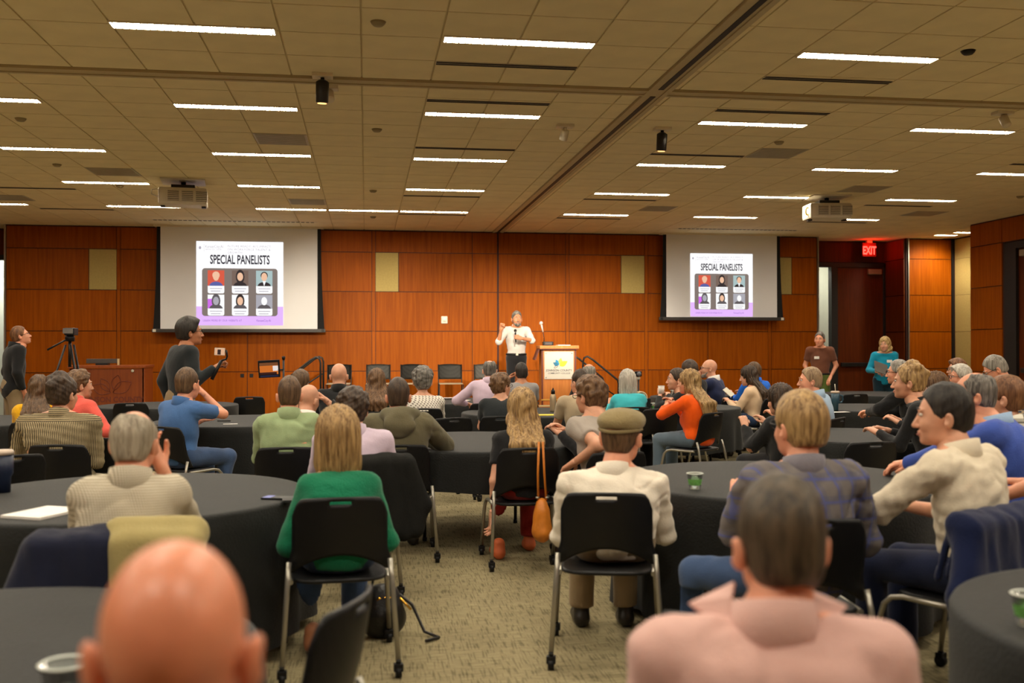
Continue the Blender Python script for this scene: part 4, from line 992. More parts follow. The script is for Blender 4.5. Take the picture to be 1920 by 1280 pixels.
table('T16', 1330, 15.6, 'charcoal cloth in front of the navy suit', drop=.5, seed=16)
# ================================================================== PEOPLE
person('P1', 'bald person with bare ruddy scalp, blurred and nearest the camera', 330, 1010, 1.12, .50, hair='bald', skin=SKIN4, top='shirt', tm=fab('slate_shirt', lin(70, 76, 84)), armR='lap', armL='lap', hs=1.0)
person('P2', 'person in dusty pink collared shirt with short dark hair, seen from behind', 1460, 893, 1.98, .52, hair='short', hc='olivebrown', skin=SKIN2, top='shirt', tm=fab('pink_shirt', lin(212, 172, 162), var=.06), armR='lap', armL='lap', folds=.010, hs=1.0, yaw=-.22, head=(.12, 0, 0), flare=True, hx=.025)
person('P3', 'person with grey hair in a beige gingham shirt at the notepad table', 253, 770, 3.95, .445, hair='fringe', hc='ash', skin=SKIN2, top='shirt', tm=pattern('gingham', 'gingham', lin(212, 204, 182), lin(146, 134, 114), 105), armR=(.08, .24, 1.02, .25, .5, -.9), armL='table', head=(-.12, 0, .02), folds=.009, w=1.04)
person('P4', 'person in green sweater with a straight blond bob', 634, 760, 4.9, .395, sex='f', hair='bob', hc='golden', top='sweater', tm=fab('green_knit', lin(22, 116, 82), bump=.5), legs=NAVYJ, armR='lap', armL='lap', head=(-.05, 0, 0), bandl=-.155, hs=1.12, shoes=mat('tan_shoe', lin(176, 116, 80), rough=.5), knees=dict(L=(-.15, .40, .515), R=(.09, .43, .515), Lf=(-.12, .22, .095)), yaw=.06)
person('P5', 'person in white shirt and olive flat cap, rolled sleeves', 1165, 752, 5.15, .56, hx=.06, hair='cap', hc='brown', skin=SKIN2, top='rolled', tm=fab('white_shirt', lin(232, 222, 204), var=.04), armR=(.20, .30, .74, .35, -.5, -.9), armL=(-.20, .30, .74, -.2, -.5, -.9), head=(-.45, 0, .02), folds=.012, hs=1.18, w=1.12, legs=KHAKI, yaw=-.12)
person('P36', 'person in grey and blue plaid blazer with side-parted brown hair', 1499, 734, 4.3, .54, hair='parted', hc='golden', skin=SKIN2, top='blazer', tm=pattern('plaid_blazer', 'plaid', lin(112, 106, 104), lin(92, 92, 108), 11, lin(84, 92, 148)), legs=NAVYJ, armR=(.22, .30, .80, .5, -.4, -.8), armL='table', head=(.30, 0, .02), glasses=True, folds=.010, hs=1.10, yaw=-.05, roll=.03, knees=dict(L=(-.36, .30, .515), R=(.12, .43, .515)), collar=fab('grey_collar', lin(120, 116, 124)))
person('P37', 'person in off-white shirt leaning on the table, thinning black hair, seen in profile', 1768, 720, 4.45, .52, yaw=.45, hair='short', hc='black', top='rolled', tm=fab('ivory_shirt', lin(224, 212, 188), var=.05), legs=fab('navy_trousers', lin(26, 34, 62)), armL=(-.12, .44, .80, -.9, .1, -.6), armR=(.05, .40, .78), lean=.06, head=(.65, -.05, 0), folds=.012, hs=1.06, face=True)
person('P38', 'person in royal blue jacket with thin grey hair, hands folded on table', 1824, 697, 5.7, .45, yaw=.75, hair='balding', hc='saltpepper', skin=SKIN2, top='blazer', tm=fab('royal_blue_jacket', lin(62, 86, 168)), armL=(-.06, .62, .82, -.9, .1, -.5), armR=(-.02, .58, .84), lean=.12, head=(.35, 0, 0), handR='relaxed', hs=1.05, face=True, collar=fab('light_blue_collar', lin(150, 176, 206)))
person('P39', 'person in black and white plaid flannel with auburn ponytail', 1882, 703, 6.3, .44, yaw=.35, sex='f', hair='pony', hc='auburn', top='shirt', tm=pattern('flannel', 'plaid', lin(226, 222, 208), lin(60, 58, 54), 13, lin(30, 28, 28)), head=(.45, 0, 0), face=True, hs=1.08)
person('P46', 'person in dark olive shirt cut off by the right edge, bare forearm', 2045, 690, 4.7, .56, yaw=.75, hair='short', hc='dark', top='tee', tm=fab('dark_olive_tee', lin(44, 50, 36)), armL=(-.18, .45, .80, -.9, .1, -.4), skin=SKIN2, w=1.1)
person('P9', 'person in black and cream striped shirt with dark pinned-up hair', 118, 702, 7.5, .62, hs=1.06, sex='f', hair='updo', hc='dark', top='shirt', tm=pattern('striped_shirt', 'stripe', lin(164, 148, 114), lin(62, 57, 46), 72, .98), armR='lap', armL='elbowout', head=(-.35, 0, 0), w=1.12, legs=fab('cream_trousers', lin(190, 176, 146)), folds=.010, yaw=-.08)
person('P8', 'person in mustard yellow top with long brown hair', 74, 703, 9.6, .44, sex='f', hair='long', hc='brown', top='blouse', tm=fab('mustard_blouse', lin(222, 166, 20)), yaw=.12, armR='table', bandl=-.22, w=1.02)
person('P10', 'person in coral shirt with curly brown hair, resting on the chair back', 150, 691, 9.3, .44, hair='curly', hc='chestnut', top='shirt', tm=fab('coral_shirt', lin(226, 96, 84)), yaw=-.45, armR=(.26, .20, .62, .8, -.3, -.5), armL='lap', head=(-.55, .0, 0), face=True, legs=KHAKI)
person('P11', 'person in blue polo shirt and jeans, hand at chin, turned towards the stage', 352, 690, 9.0, .49, hs=1.1, hair='short', hc='brown', skin=SKIN2, top='polo', tm=fab('blue_polo', lin(70, 106, 158)), legs=NAVYJ, yaw=-.60, armR=(.06, .25, 1.10, .6, .7, -.7), armL='table', head=(.10, 0, 0), knees=dict(R=(.16, .46, .515), L=(-.10, .46, .515), Rf=(.14, .32, .095)), w=1.04)
person('P13', 'person in sage green shirt with close-cropped brown hair', 543, 706, 7.2, .47, hair='short', hc='brown', skin=SKIN2, top='shirt', tm=fab('sage_shirt', lin(146, 164, 122)), armR='table', armL='table', folds=.010, w=1.06, head=(.05, 0, 0))
person('P14', 'bald person leaning with fingers pressed to the temple', 579, 721, 8.6, .44, hair='bald', top='jacket', tm=fab('dark_grey_jacket', lin(42, 42, 42)), yaw=-.2, head=(-.3, -.15, .12), armR=(.16, .22, 1.06, .9, .4, -.8), collar=PAPER, roll=.02, hs=1.02)
person('P15', 'person with tousled brown hair mostly hidden behind the cropped head', 564, 693, 12.0, .44, hair='mop', hc='brown', top='sweater', tm=fab('black_knit', (.014, .014, .015, 1)), head=(-.2, 0, 0))
person('P16', 'bald person in black pullover with a white collar line', 636, 681, 10.0, .46, hair='bald', top='sweater', tm=MATS['black_knit'], head=(-.15, 0, 0), collar=fab('black_collar', (.012, .012, .012, 1)), beard='dark')
person('P17', 'person with long brown hair and a dark green plaid top', 706, 691, 11.0, .42, sex='f', hair='long', hc='chestnut', top='sweater', tm=fab('dark_green_top', lin(22, 54, 46)), bandl=-.10)
person('P18', 'person with curly grey hair in white and grey diamond top', 792, 684, 11.6, .50, sex='f', hair='curly', hc='saltpepper', top='blouse', tm=pattern('diamond_blouse', 'diamond', lin(228, 222, 210), lin(122, 112, 104), 40), hs=1.2)
person('P19', 'person in lavender shirt with dark curly hair, behind the blond bob', 661, 722, 6.35, .50, hair='curly', hc='dark', top='shirt', tm=fab('lavender_shirt', lin(206, 188, 206)), roll=-.0, armL='table', armR='lap', yaw=.1, legs=NAVYJ)
person('P20', 'person in olive green hooded jacket with short dark hair', 747, 709, 7.35, .50, hair='short', hc='dark', skin=SKIN2, top='hoodie', tm=fab('olive_hoodie', lin(98, 92, 70)), hood=True, legs=NAVYJ, armR=(.16, .36, .84, .95, -.2, -.5), folds=.010, w=1.05, head=(-.1, 0, 0))
person('P21', 'person in pale lilac shirt with greying hair beside the papers table', 918, 675, 12.6, .48, hair='balding', hc='saltpepper', top='shirt', tm=fab('lilac_shirt', lin(208, 186, 204)), armL=(-.22, .30, .80, -.9, -.1, -.5), yaw=-.05, roll=.04)
person('P22', 'person in charcoal tee with curly brown hair and glasses', 940, 697, 10.3, .44, hair='curly', hc='chestnut', top='tee', tm=fab('charcoal_tee', lin(40, 44, 46)), yaw=-.15, head=(-.75, 0, 0), face=True, glasses=True, armR='table', hs=.96)
person('P23', 'person in grey tee with black hair, hand raised to the cheek', 977, 680, 13.2, .46, hair='short', hc='black', skin=SKIN3, top='tee', tm=fab('grey_tee', lin(146, 142, 140)), armL=(-.13, .22, 1.10, -.8, .5, -.8), head=(.1, 0, 0), roll=.02)
person('P24', 'person in black tee with long wavy light-brown hair, rust trousers', 978, 727, 7.15, .44, sex='f', hair='long', hc='golden', top='tee', tm=fab('black_tee', (.012, .012, .013, 1)), legs=fab('rust_trousers', lin(140, 34, 24)), armL='down', armR='table', shoes=mat('orange_shoe', lin(210, 104, 56), rough=.6), bandl=-.11, knees=dict(L=(-.12, .40, .515), R=(.10, .43, .515), Lf=(-.16, .16, .095)), hs=1.06)
person('P25', 'person in beige shirt with dark hair, half hidden by curly hair', 1087, 693, 10.4, .52, hair='short', hc='dark', skin=SKIN, top='tee', tm=fab('beige_shirt', lin(176, 158, 130)), head=(.35, 0, 0), yaw=.1, face=True)
person('P26', 'person in grey tee with curly auburn-brown hair turned to the left', 1106, 701, 6.95, .46, hair='curly', hc='chestnut', top='tee', tm=fab('warm_grey_tee', lin(160, 150, 140)), yaw=.18, head=(.40, -.05, 0), armL=('w', 1078, 866, 6.7, -.1, -.4, -.9), armR='lap', face=True, glasses=True, lean=.10, roll=-.02)
person('P55', 'person in black long sleeves, hands together, hidden behind the curly auburn-brown hair', 1112, 716, 8.0, .46, yaw=.75, hair='short', hc='dark', top='sweater', tm=fab('black_top', (.011, .011, .012, 1)), head=(.1, 0, 0), armL=('w', 1050, 812, 7.75, -.8, -.2, -.6), armR=('w', 1058, 806, 7.85, .6, -.2, -.6))
person('P27', 'bald person in black jacket beyond the curly hair', 1104, 682, 13.0, .46, hair='ring', hc='grey', top='jacket', tm=fab('black_jacket', (.013, .013, .014, 1)), head=(-.1, 0, 0))
person('P28', 'person in turquoise top with a silver bob', 1176, 692, 11.8, .42, sex='f', hair='bob', hc='silver', top='sweater', tm=fab('turquoise_knit', lin(70, 188, 200)), bandl=-.13, hs=1.04)
person('P29', 'person with dark hair sipping from a white cup, in profile', 1268, 690, 11.75, .42, yaw=1.1, sex='f', hair='pony', hc='dark', top='sweater', tm=MATS['black_knit'], head=(.35, 0, 0), face=True, armL=(-.10, .28, .98, -.8, .2, -.7), armR=(.02, .27, .96), handR='grip', handL='grip')
person('P30', 'person in bright orange sweater with long light-brown hair', 1291, 692, 10.7, .50, yaw=.65, sex='f', hair='long', hc='golden', top='sweater', tm=fab('orange_knit', lin(244, 92, 16)), legs=DENIML, head=(.35, 0, 0), armL=(-.06, .36, .92, -.8, .1, -.6), armR=(.02, .34, .90), bandl=-.22, w=1.10, roll=-.02)
person('P31', 'person with dark hair in black jacket beside the navy suit', 1292, 675, 13.8, .44, yaw=.3, hair='mop', hc='dark', top='jacket', tm=MATS['black_jacket'], head=(.2, -.1, 0))
person('P32', 'bald person in navy suit and glasses, fist under chin', 1329, 674, 14.3, .46, yaw=.9, hair='bald', top='blazer', tm=fab('navy_suit', lin(38, 46, 78)), head=(.45, 0, 0), face=True, glasses=True, beard='grey', armL=(-.06, .25, 1.09, -.5, .6, -.8), armR=(.0, .28, 1.05, .5, .6, -.8), handL='grip', collar=PAPER, hs=1.05)
person('P33', 'person in cream knit sweater with dark hair, looking at a phone', 1403, 686, 13.6, .46, yaw=.85, sex='f', hair='long', hc='dark', top='sweater', tm=fab('cream_knit', lin(222, 192, 158)), legs=NAVYJ, head=(.25, -.15, 0), face=True, armL=(-.08, .36, .78), armR=(.05, .34, .76), bandl=-.16)
person('P34', 'person in bright blue pullover with short brown hair', 1412, 679, 14.3, .46, yaw=.30, hair='short', hc='brown', top='sweater', tm=fab('bright_blue_knit', lin(24, 100, 206)), head=(.45, 0, 0), collar=MATS['bright_blue_knit'], roll=.02)
person('P35', 'person in black jacket with long dark brown hair, head bowed', 1462, 719, 8.5, .44, yaw=.35, sex='f', hair='long', hc='dark', top='jacket', tm=MATS['black_jacket'], head=(.2, -.1, 0), bandl=-.16)
person('P40', 'person in black shirt with messy blond-brown bun, chin lifted', 1703, 681, 7.9, .62, yaw=.75, sex='f', hair='updo', hc='golden', top='shirt', tm=MATS['black_knit'], head=(.25, 0, 0), face=True, w=1.3, armL='table', armR='table', lean=.12, hs=1.06)
person('P41', 'person with grey hair and glasses in black, hands clasped on the table', 1683, 675, 10.6, .46, yaw=.75, hair='short', hc='grey', skin=SKIN2, top='jacket', tm=MATS['black_jacket'], head=(.2, 0, 0), glasses=True, face=True, armL=(-.05, .50, .82, -.9, .1, -.5), armR=(.02, .48, .82), lean=.1)
person('P42', 'person with straight light-brown hair in profile, between the bun and the grey beard', 1751, 697, 9.0, .42, yaw=1.0, sex='f', hair='long', hc='chestnut', top='sweater', tm=MATS['black_knit'], head=(.35, 0, 0), face=True)
person('P43', 'person with reddish hair and glasses farthest back by the cream wall', 1793, 672, 13.4, .44, yaw=1.0, hair='mop', hc='auburn', top='jacket', tm=MATS['navy_suit'], head=(.3, 0, 0), face=True, glasses=True)
person('P44', 'person with swept grey hair and a white goatee', 1799, 683, 11.5, .46, yaw=1.0, hair='mop', hc='silver', skin=SKIN2, top='shirt', tm=fab('violet_check_shirt', lin(176, 150, 190)), head=(.35, 0, 0), face=True, beard='silver', glasses=True)
person('P45', 'person with short grey hair bending over, in a floral shirt', 1866, 667, 9.8, .46, yaw=.6, hair='short', hc='grey', skin=SKIN2, top='shirt', tm=pattern('floral_shirt', 'diamond', lin(196, 178, 150), lin(80, 84, 110), 60), head=(.5, -.55, 0), face=True, glasses=True, lean=.12)
person('P48', 'person in light blue shirt with sandy hair, in profile beside the tumbler', 1518, 689, 9.9, .46, yaw=.75, hair='short', hc='sandy', skin=SKIN2, top='shirt', tm=fab('light_blue_shirt', lin(164, 190, 216)), head=(.60, 0, 0), face=True)
# standing
person('P6', 'standing person in black blazer and khaki trousers, glasses, chin raised', 39, 611, 13.3, .47, yaw=-1.0, stand=True, hair='short', hc='auburn', skin=SKIN2, top='blazer', tm=MATS['black_jacket'], legs=KHAKI, armR='pocket', armL='pocket', head=(-.25, .30, 0), face=True, glasses=True)
person('P7', 'standing person in black sweater filming with a handheld gimbal', 357, 594, 9.6, .46, yaw=-1.0, stand=True, hair='mop', hc='black', skin=SKIN3, top='sweater', tm=fab('black_wool', (.018, .022, .024, 1)), legs=KHAKI, armR=('w', 405, 688, 9.45, .2, -.4, -1), armL='down', handR='grip', head=(-.25, .05, 0), face=True, glasses=True)
person('P51', 'person speaking on stage in white shirt and black trousers, holding a microphone', 969, 583, 17.8, .50, yaw=PI-.05, stand=True, floor=.4, hair='short', hc='saltpepper', skin=SKIN3, top='rolled', tm=fab('stage_shirt', lin(196, 190, 186)), tuck=True, armR=('w', 940, 617, 17.55, .4, .1, -.9), armL=('w', 977, 634, 17.5, -.95, -.1, -.5), handL='grip', handR='grip', head=(.12, .02, 0), face=True, beard='saltpepper', handdirR=(-.2, .2, .9, 0, -1, 0), handdirL=(1, .1, .3, 0, 1, .2), hs=1.06)
person('P49', 'standing person in brown polo shirt and green trousers by the dark door', 1537, 622, 18.6, .50, yaw=PI-.55, stand=True, hair='short', hc='saltpepper', skin=SKIN2, top='polo', tm=fab('brown_polo', lin(112, 70, 52)), tuck=True, legs=fab('green_trousers', lin(84, 100, 46)), armR='pocket', armL='pocket', head=(-.15, 0, 0), face=True, hs=1.06)
person('P50', 'standing person in turquoise tunic with long blond hair, holding a clipboard', 1659, 631, 17.9, .46, yaw=PI-.45, stand=True, sex='f', hair='long', hc='blond', top='sweater', tm=fab('teal_tunic', lin(20, 136, 166)), legs=fab('dark_teal_trousers', lin(20, 44, 56)), armR=(.15, .30, 1.08), armL=(-.02, .30, 1.06), head=(-.3, 0, 0), face=True, bandl=-.12, w=1.1)
# belts, badges
for k, m in (('P51', BLACKP), ('P49', BLACKP)):
    q = PEOPLE[k]; bm = bmesh.new(); z = q['zh']+.075
    a_tube(bm, [(.172*math.cos(t), -.012+.128*math.sin(t), z) for t in [i*2*PI/28 for i in range(29)]], .019, 8, False); b = link('belt', bm_mesh('belt', bm), m, q['o']); box('belt_buckle', -.022, .022, .128, .140, z-.02, z+.02, STEEL, b)
for k, x, z0 in (('P49', .05, -.13), ('P50', -.075, -.10)):
    q = PEOPLE[k]; box('name_tag', x-.045, x+.045, .150, .155, q['zs']+z0-.025, q['zs']+z0+.025, PAPER, q['o'])
# chairs for the seated people
NOCHAIR = {'P1'}
BACKDIST = .07
for k, q in PEOPLE.items():
    if q['org'].z > .1 or k in ('P6', 'P7', 'P49', 'P50', 'P51'): continue
    lab = q['o']['label'].split(',')[0]
    lab = ' '.join(lab.replace('person ', '').replace(' mostly hidden behind the cropped head', '').split()[:8])
    cyaw = q['yaw']
    off = Matrix.Rotation(cyaw, 3, 'Z') @ Vector((0, .055, 0))
    if k == 'P10': cyaw += .2
    if k == 'P9': off += Vector((.10, -.10, 0))
    if k == 'P5': off += Vector((-.05, -.09, 0)); cyaw -= .12
    chair((q['org'].x+off.x, q['org'].y+off.y, 0), cyaw, 'black chair under the person '+lab, perf=k in ('P18', 'P25', 'P20', 'P28', 'P30', 'P26'))
def empty_chair(px, d, yaw, label, perf=False):
    p = at(px, 650, d); chair((p.x, p.y, 0), yaw, label, perf)
empty_chair(253, 12.75, .0, 'empty black chair facing the table below the wooden desk')
empty_chair(466, 14.3, .15, 'empty black chair in front of the cabinet doors')
empty_chair(212, 7.9, -.3, 'empty perforated chair right of the striped shirt', True)
empty_chair(1600, 7.5, .1, 'empty black chair pushed under the bare table behind the plaid blazer')
empty_chair(1224, 11.4, .05, 'empty black chair backing onto the cups, left of the orange sweater')
empty_chair(1588, 14.9, .05, 'empty black chair just behind the teal tumbler')
empty_chair(832, 10.0, .3, 'empty grey-looking perforated chair right of the hooded jacket', True)
empty_chair(500, 2.80, 1.25, 'blurred empty perforated chair in the near aisle beside the bald head', True)
empty_chair(1402, 2.78, -.55, 'blurred empty chair tucked left of the dusty pink shirt', True)
empty_chair(2, 6.6, .6, 'empty perforated chair at the left edge behind the navy tumbler', True)
# ================================================================== STAGE
stg = empty('stage_platform', (1.55, 18.6, 0)); tag(stg, 'low stage platform in front of the panelled wall under the speaker', 'stage')
box('deck', -2.35, 2.35, -1.7, 1.7, .36, .40, mat('stage_deck', (.03, .028, .026, 1), rough=.8, bump=.2), stg, bev=.005)
bm = bmesh.new(); 
for i in range(41): a_box(bm, -2.33+i*.1135, -2.33+i*.1135+.10, -1.69-.012*(i % 2), -1.67, 0, .36)
link('skirt', bm_mesh('skirt', bm), mat('stage_skirt', (.010, .010, .010, 1), rough=.9), stg)
box('edge_strip', -2.35, 2.35, -1.712, -1.69, .375, .402, mat('edge_tape', lin(214, 196, 150), rough=.5), stg)
for s, x0 in ((-1, -.8), (1, 3.9)):
    t = empty('stage_stair', (x0, 18.2, 0)); tag(t, ['steps with black handrails at the end of the stage beside the tablet', 'steps with black handrails at the end of the stage beyond the lectern'][s > 0], 'stairs', 'stage stairs')
    for k in range(2): box('tread', min(s*.02, s*(.28+.28*k))+.28*k*0, max(s*.02, s*(.28+.28*(1-k))), -.55, .55, .0 if k else .0, .27-.135*k, MATS['stage_skirt'], t) if k == 0 else box('tread', min(s*.30, s*.58), max(s*.30, s*.58), -.55, .55, 0, .135, MATS['stage_skirt'], t)
    for y in (-.58, .58):
        r = tube('handrail', [(-s*.02, y, .0 if 0 else .40), (-s*.02, y, 1.26), (-s*.0, y, 1.33), (s*.06, y, 1.36), (s*.16, y, 1.30), (s*.62, y, .93), (s*.64, y, .86), (s*.62, y, .02)], .019, BLACKM, t)
        tube('mid_rail', [(-s*.02, y, 1.05), (s*.62, y, .62)], .013, BLACKM, r)
# stage chairs: high perforated back, thin legs
_sb = bmesh.new(); g_ = {}
for j in range(7):
    for i in range(15):
        u = -1+2*i/14; z = .52+.29*j/6-.015*(u*u)*(j == 6); g_[i, j] = _sb.verts.new((u*.215, -.215-.05*j/6+.025*u*u, z))
for j in range(6):
    for i in range(14): _sb.faces.new((g_[i, j], g_[i+1, j], g_[i+1, j+1], g_[i, j+1])).smooth = True
bmesh.ops.solidify(_sb, geom=_sb.faces[:], thickness=.012); SBK = bm_mesh('backrest', _sb, True); SBK.materials.append(pattern('grey_perforated', 'dots', (.060, .058, .052, 1), (.008, .008, .008, 1), 70, rough=.5))
_ss = bmesh.new(); a_box(_ss, -.22, .22, -.20, .22, .435, .455, .008); SST = bm_mesh('seat', _ss); SST.materials.append(mat('seat_edge_beige', lin(150, 132, 104), rough=.5))
SLG = []
for s in (-1, 1):
    for pts in ([(s*.222, -.27, .80), (s*.222, -.21, .45), (s*.225, -.26, 0)], [(s*.222, .19, .44), (s*.225, .23, 0)]):
        b_ = bmesh.new(); a_tube(b_, pts, .011, 8); m_ = bm_mesh('leg', b_); m_.materials.append(BLACKM); SLG.append(m_)
for k, px in enumerate((635, 709, 774, 845, 913)):
    p = at(px, 700, 18.75); t = empty('stage_chair', (p.x, p.y, .40), PI-.03)
    tag(t, 'empty black stage chair on the platform, '+['closest to the stair rails', 'second from the stair rails', 'third from the stair rails', 'fourth from the stair rails, fully in view', 'closest to the speaker'][k], 'chair', 'panel chairs on the stage')
    link('backrest', SBK, None, t); link('seat', SST, None, t)
    for m_ in SLG: link('leg', m_, None, t)
# ---- lectern
WOODL = wood('lectern_oak', lin(186, 108, 40), lin(210, 132, 58), rough=.45, sc=(30, 30, 2))
p = at(1045, 690, 17.55); le = empty('lectern', (p.x, p.y, .40), -.06); tag(le, 'wooden lectern with white leaf-logo sign beside the speaker', 'lectern')
box('body', -.30, .30, -.20, .22, .02, 1.09, WOODL, le, bev=.006); box('top', -.345, .345, -.27, .30, 1.10, 1.155, WOODL, le, bev=.008); box('top_edge', -.335, .335, -.262, .29, 1.085, 1.10, mat('dark_wood_edge', lin(96, 36, 14)), le)
box('corner_post', -.305, -.275, -.208, -.19, .02, 1.085, MATS['dark_wood_edge'], le); box('corner_post', .275, .305, -.208, -.19, .02, 1.085, MATS['dark_wood_edge'], le)
box('base_plinth', -.36, .36, -.30, .26, 0, .10, WOODL, le, bev=.005); box('base_line', -.36, .36, -.305, -.29, .10, .125, MATS['edge_tape'], le)
box('base_line', -.31, .31, -.215, -.20, .20, .225, mat('plinth_gleam', lin(230, 180, 90), rough=.3, metal=.5), le)  # yellow strip paints the light reflected at the top of the plinth
lf = box('side_leaf', -.01, .01, -.18, .20, -.10, .10, MATS['dark_wood_edge'], le); lf.rotation_euler = (0, .38, 0); lf.location = (-.375, 0, 1.0)
sg = box('sign', -.255, .255, -.222, -.212, .57, 1.05, mat('sign_white', lin(196, 190, 180), rough=.5, var=.01), le, bev=.003)
for x in (-.225, .225):
    for z in (.60, 1.02): b = lathe('sign_bolt', [(0, -.006), (.010, -.006), (.012, 0), (0, 0)], STEEL, sg, 10); b.location = (x, -.226, z); b.rotation_euler = (PI/2, 0, 0)
def leaf(par, bx, bz, tx_, tz, bulge, m, y, name='logo_leaf', n=9, O=(0, 0), sc=1):
    P0 = Vector((O[0]+bx*sc, O[1]+bz*sc)); P1 = Vector((O[0]+tx_*sc, O[1]+tz*sc)); d = P1-P0; nn = Vector((-d.y, d.x))
    side = lambda b: [(P0+d*(i/n)+nn*b*math.sin(PI*(i/n)**.8)) for i in range(n+1)]
    a = side(bulge)+side(-bulge)[-2:0:-1]
    return poly(name, [(q.x, q.y) for q in a], m, par, th=.0015, y=y)
def college_logo(par, O, sc, y, cols, tm, ts):
    leaf(par, -.01, -.10, -.115, .105, .30, cols[0], y, O=O, sc=sc); leaf(par, -.03, -.105, -.21, .0, .30, cols[1], y-.001, O=O, sc=sc)
    leaf(par, .035, -.06, .07, .16, .30, cols[2], y, O=O, sc=sc); leaf(par, .02, -.115, .30, .045, .28, cols[3], y-.001, O=O, sc=sc)
    bm = bmesh.new(); a_tube(bm, [(O[0]+sc*(-.11+.065*math.cos(t)), y, O[1]+sc*(-.155+.03*math.sin(t)+.03*math.cos(t))) for t in [i*2*PI/18 for i in range(19)]], .007*sc, 6, False); link('logo_loop', bm_mesh('logo_loop', bm), tm, par)
    text('sign_text', 'JOHNSON COUNTY', .105*sc, tm, par, O[0], y, O[1]-.31*sc, .95, align='CENTER', bold=.002*sc); text('sign_text', 'COMMUNITY COLLEGE', .078*sc, tm, par, O[0], y, O[1]-.40*sc, .95, align='CENTER', bold=.001*sc)
college_logo(sg, (0, .86), .50, -.224, [mat('logo_blue', lin(24, 128, 176), var=0), mat('logo_teal', lin(20, 104, 140), var=0), mat('logo_lime', lin(196, 214, 70), var=0), mat('logo_yellow', lin(238, 220, 40), var=0)], mat('logo_ink', lin(50, 54, 64), var=0), 1)
mb = empty('gooseneck_microphone', at(1020, 640, 17.6).xy.to_3d()+Vector((0, 0, 1.555))); tag(mb, 'lectern microphone on a thin gooseneck with pale round head', 'microphone')
box('base', -.02, .16, -.06, .06, 0, .07, BLACKP, mb, bev=.01); box('display', .01, .13, -.064, -.058, .015, .055, mat('dim_display', lin(70, 66, 70), rough=.3), mb)
tube('gooseneck', [(0, 0, .06), (0, 0, .14), (-.02, -.01, .24)], .007, BLACKM, mb); tube('microphone_body', [(-.02, -.01, .24), (-.05, -.02, .37)], [.012, .017], mat('mic_silver', lin(206, 200, 190), rough=.35, metal=.3), mb); lathe('microphone_head', [(0, -.035), (.025, -.025), (.035, 0), (.025, .025), (0, .035)], MATS['mic_silver'], mb, 14, (-.055, -.022, .395))
o = box('lectern_papers', -.10, .12, -.10, .12, 0, .012, PAPER); o.location = Vector((at(1055, 646, 17.6).x, at(1055, 646, 17.6).y, 1.556)); tag(o, 'sheets of paper lying on the lectern top', 'paper')
q = PEOPLE['P51']; c = q['arms']['L'][2]; wv = q['org']+Matrix.Rotation(q['yaw'], 3, 'Z') @ Vector(c)
hm_ = empty('handheld_microphone', PEOPLE['P51']['grip']['L']); tag(hm_, 'black handheld microphone gripped by the speaker on stage', 'microphone')
tube('handle', [(.004, .0, -.09), (-.004, 0, .09)], [.012, .017], BLACKP, hm_); lathe('grille', [(0, -.02), (.02, -.014), (.026, .008), (.018, .03), (0, .036)], BLACKM, hm_, 14, (-.005, 0, .11))
# ---- wooden control desk at left with engraved logo
p = at(209, 700, 17.3); dk = empty('control_desk', (p.x, p.y, 0), .0); tag(dk, 'wooden control desk with engraved leaf logo in front of the wall', 'desk')
WOODK = wood('desk_cherry', lin(120, 52, 5), lin(138, 65, 8), rough=.5)
box('front_panel', -.60, .60, -.30, -.26, .02, 1.17, WOODK, dk); box('side_panel', -.62, -.58, -.30, .35, .0, 1.18, WOODK, dk); box('side_panel', .58, .62, -.30, .35, 0, 1.18, WOODK, dk); box('top', -.64, .64, -.33, .38, 1.18, 1.225, WOODK, dk, bev=.006)
for x in (-.40, .42): lathe('puck_light', [(0, -.01), (.022, -.01), (.025, 0), (0, 0)], WHITEP, dk, 12, (x, -.315, 1.13)).rotation_euler = (PI/2, 0, 0)
ENG = mat('engraved_wood', lin(96, 34, 10), rough=.6)
for a in ((-.02, -.12, -.16, .10), (.0, -.14, -.30, -.02), (.06, -.10, .12, .16), (.04, -.14, .34, .04)):
    d_ = Vector((a[2]-a[0], a[3]-a[1])); nn = Vector((-d_.y, d_.x)); bm = bmesh.new()
    for sgn in (1, -1): a_tube(bm, [(.06+a[0]+d_.x*i/10+nn.x*.28*sgn*math.sin(PI*i/10), -.303, .90+a[1]+d_.y*i/10+nn.y*.28*sgn*math.sin(PI*i/10)) for i in range(11)], .006, 5)
    link('engraved_leaf', bm_mesh('engraved_leaf', bm), ENG, dk)
text('engraved_text', 'JOHNSON COUNTY', .125, ENG, dk, .06, -.303, .60, .95, align='CENTER', bold=.004); text('engraved_text', 'COMMUNITY COLLEGE', .085, ENG, dk, .06, -.303, .49, .95, align='CENTER', bold=.002)
t = empty('desk_monitor', (p.x-.17, p.y+.1, 1.225)); tag(t, 'dark monitor lying low on the wooden control desk', 'monitor'); box('screen_back', -.27, .27, -.02, .02, .03, .11, mat('monitor_grey', lin(66, 62, 58), rough=.4), t, bev=.006); box('side_edge', .25, .275, -.025, .025, .0, .11, mat('monitor_edge', lin(196, 176, 130), rough=.5), t); box('foot', -.1, .1, -.08, .08, 0, .03, BLACKP, t)
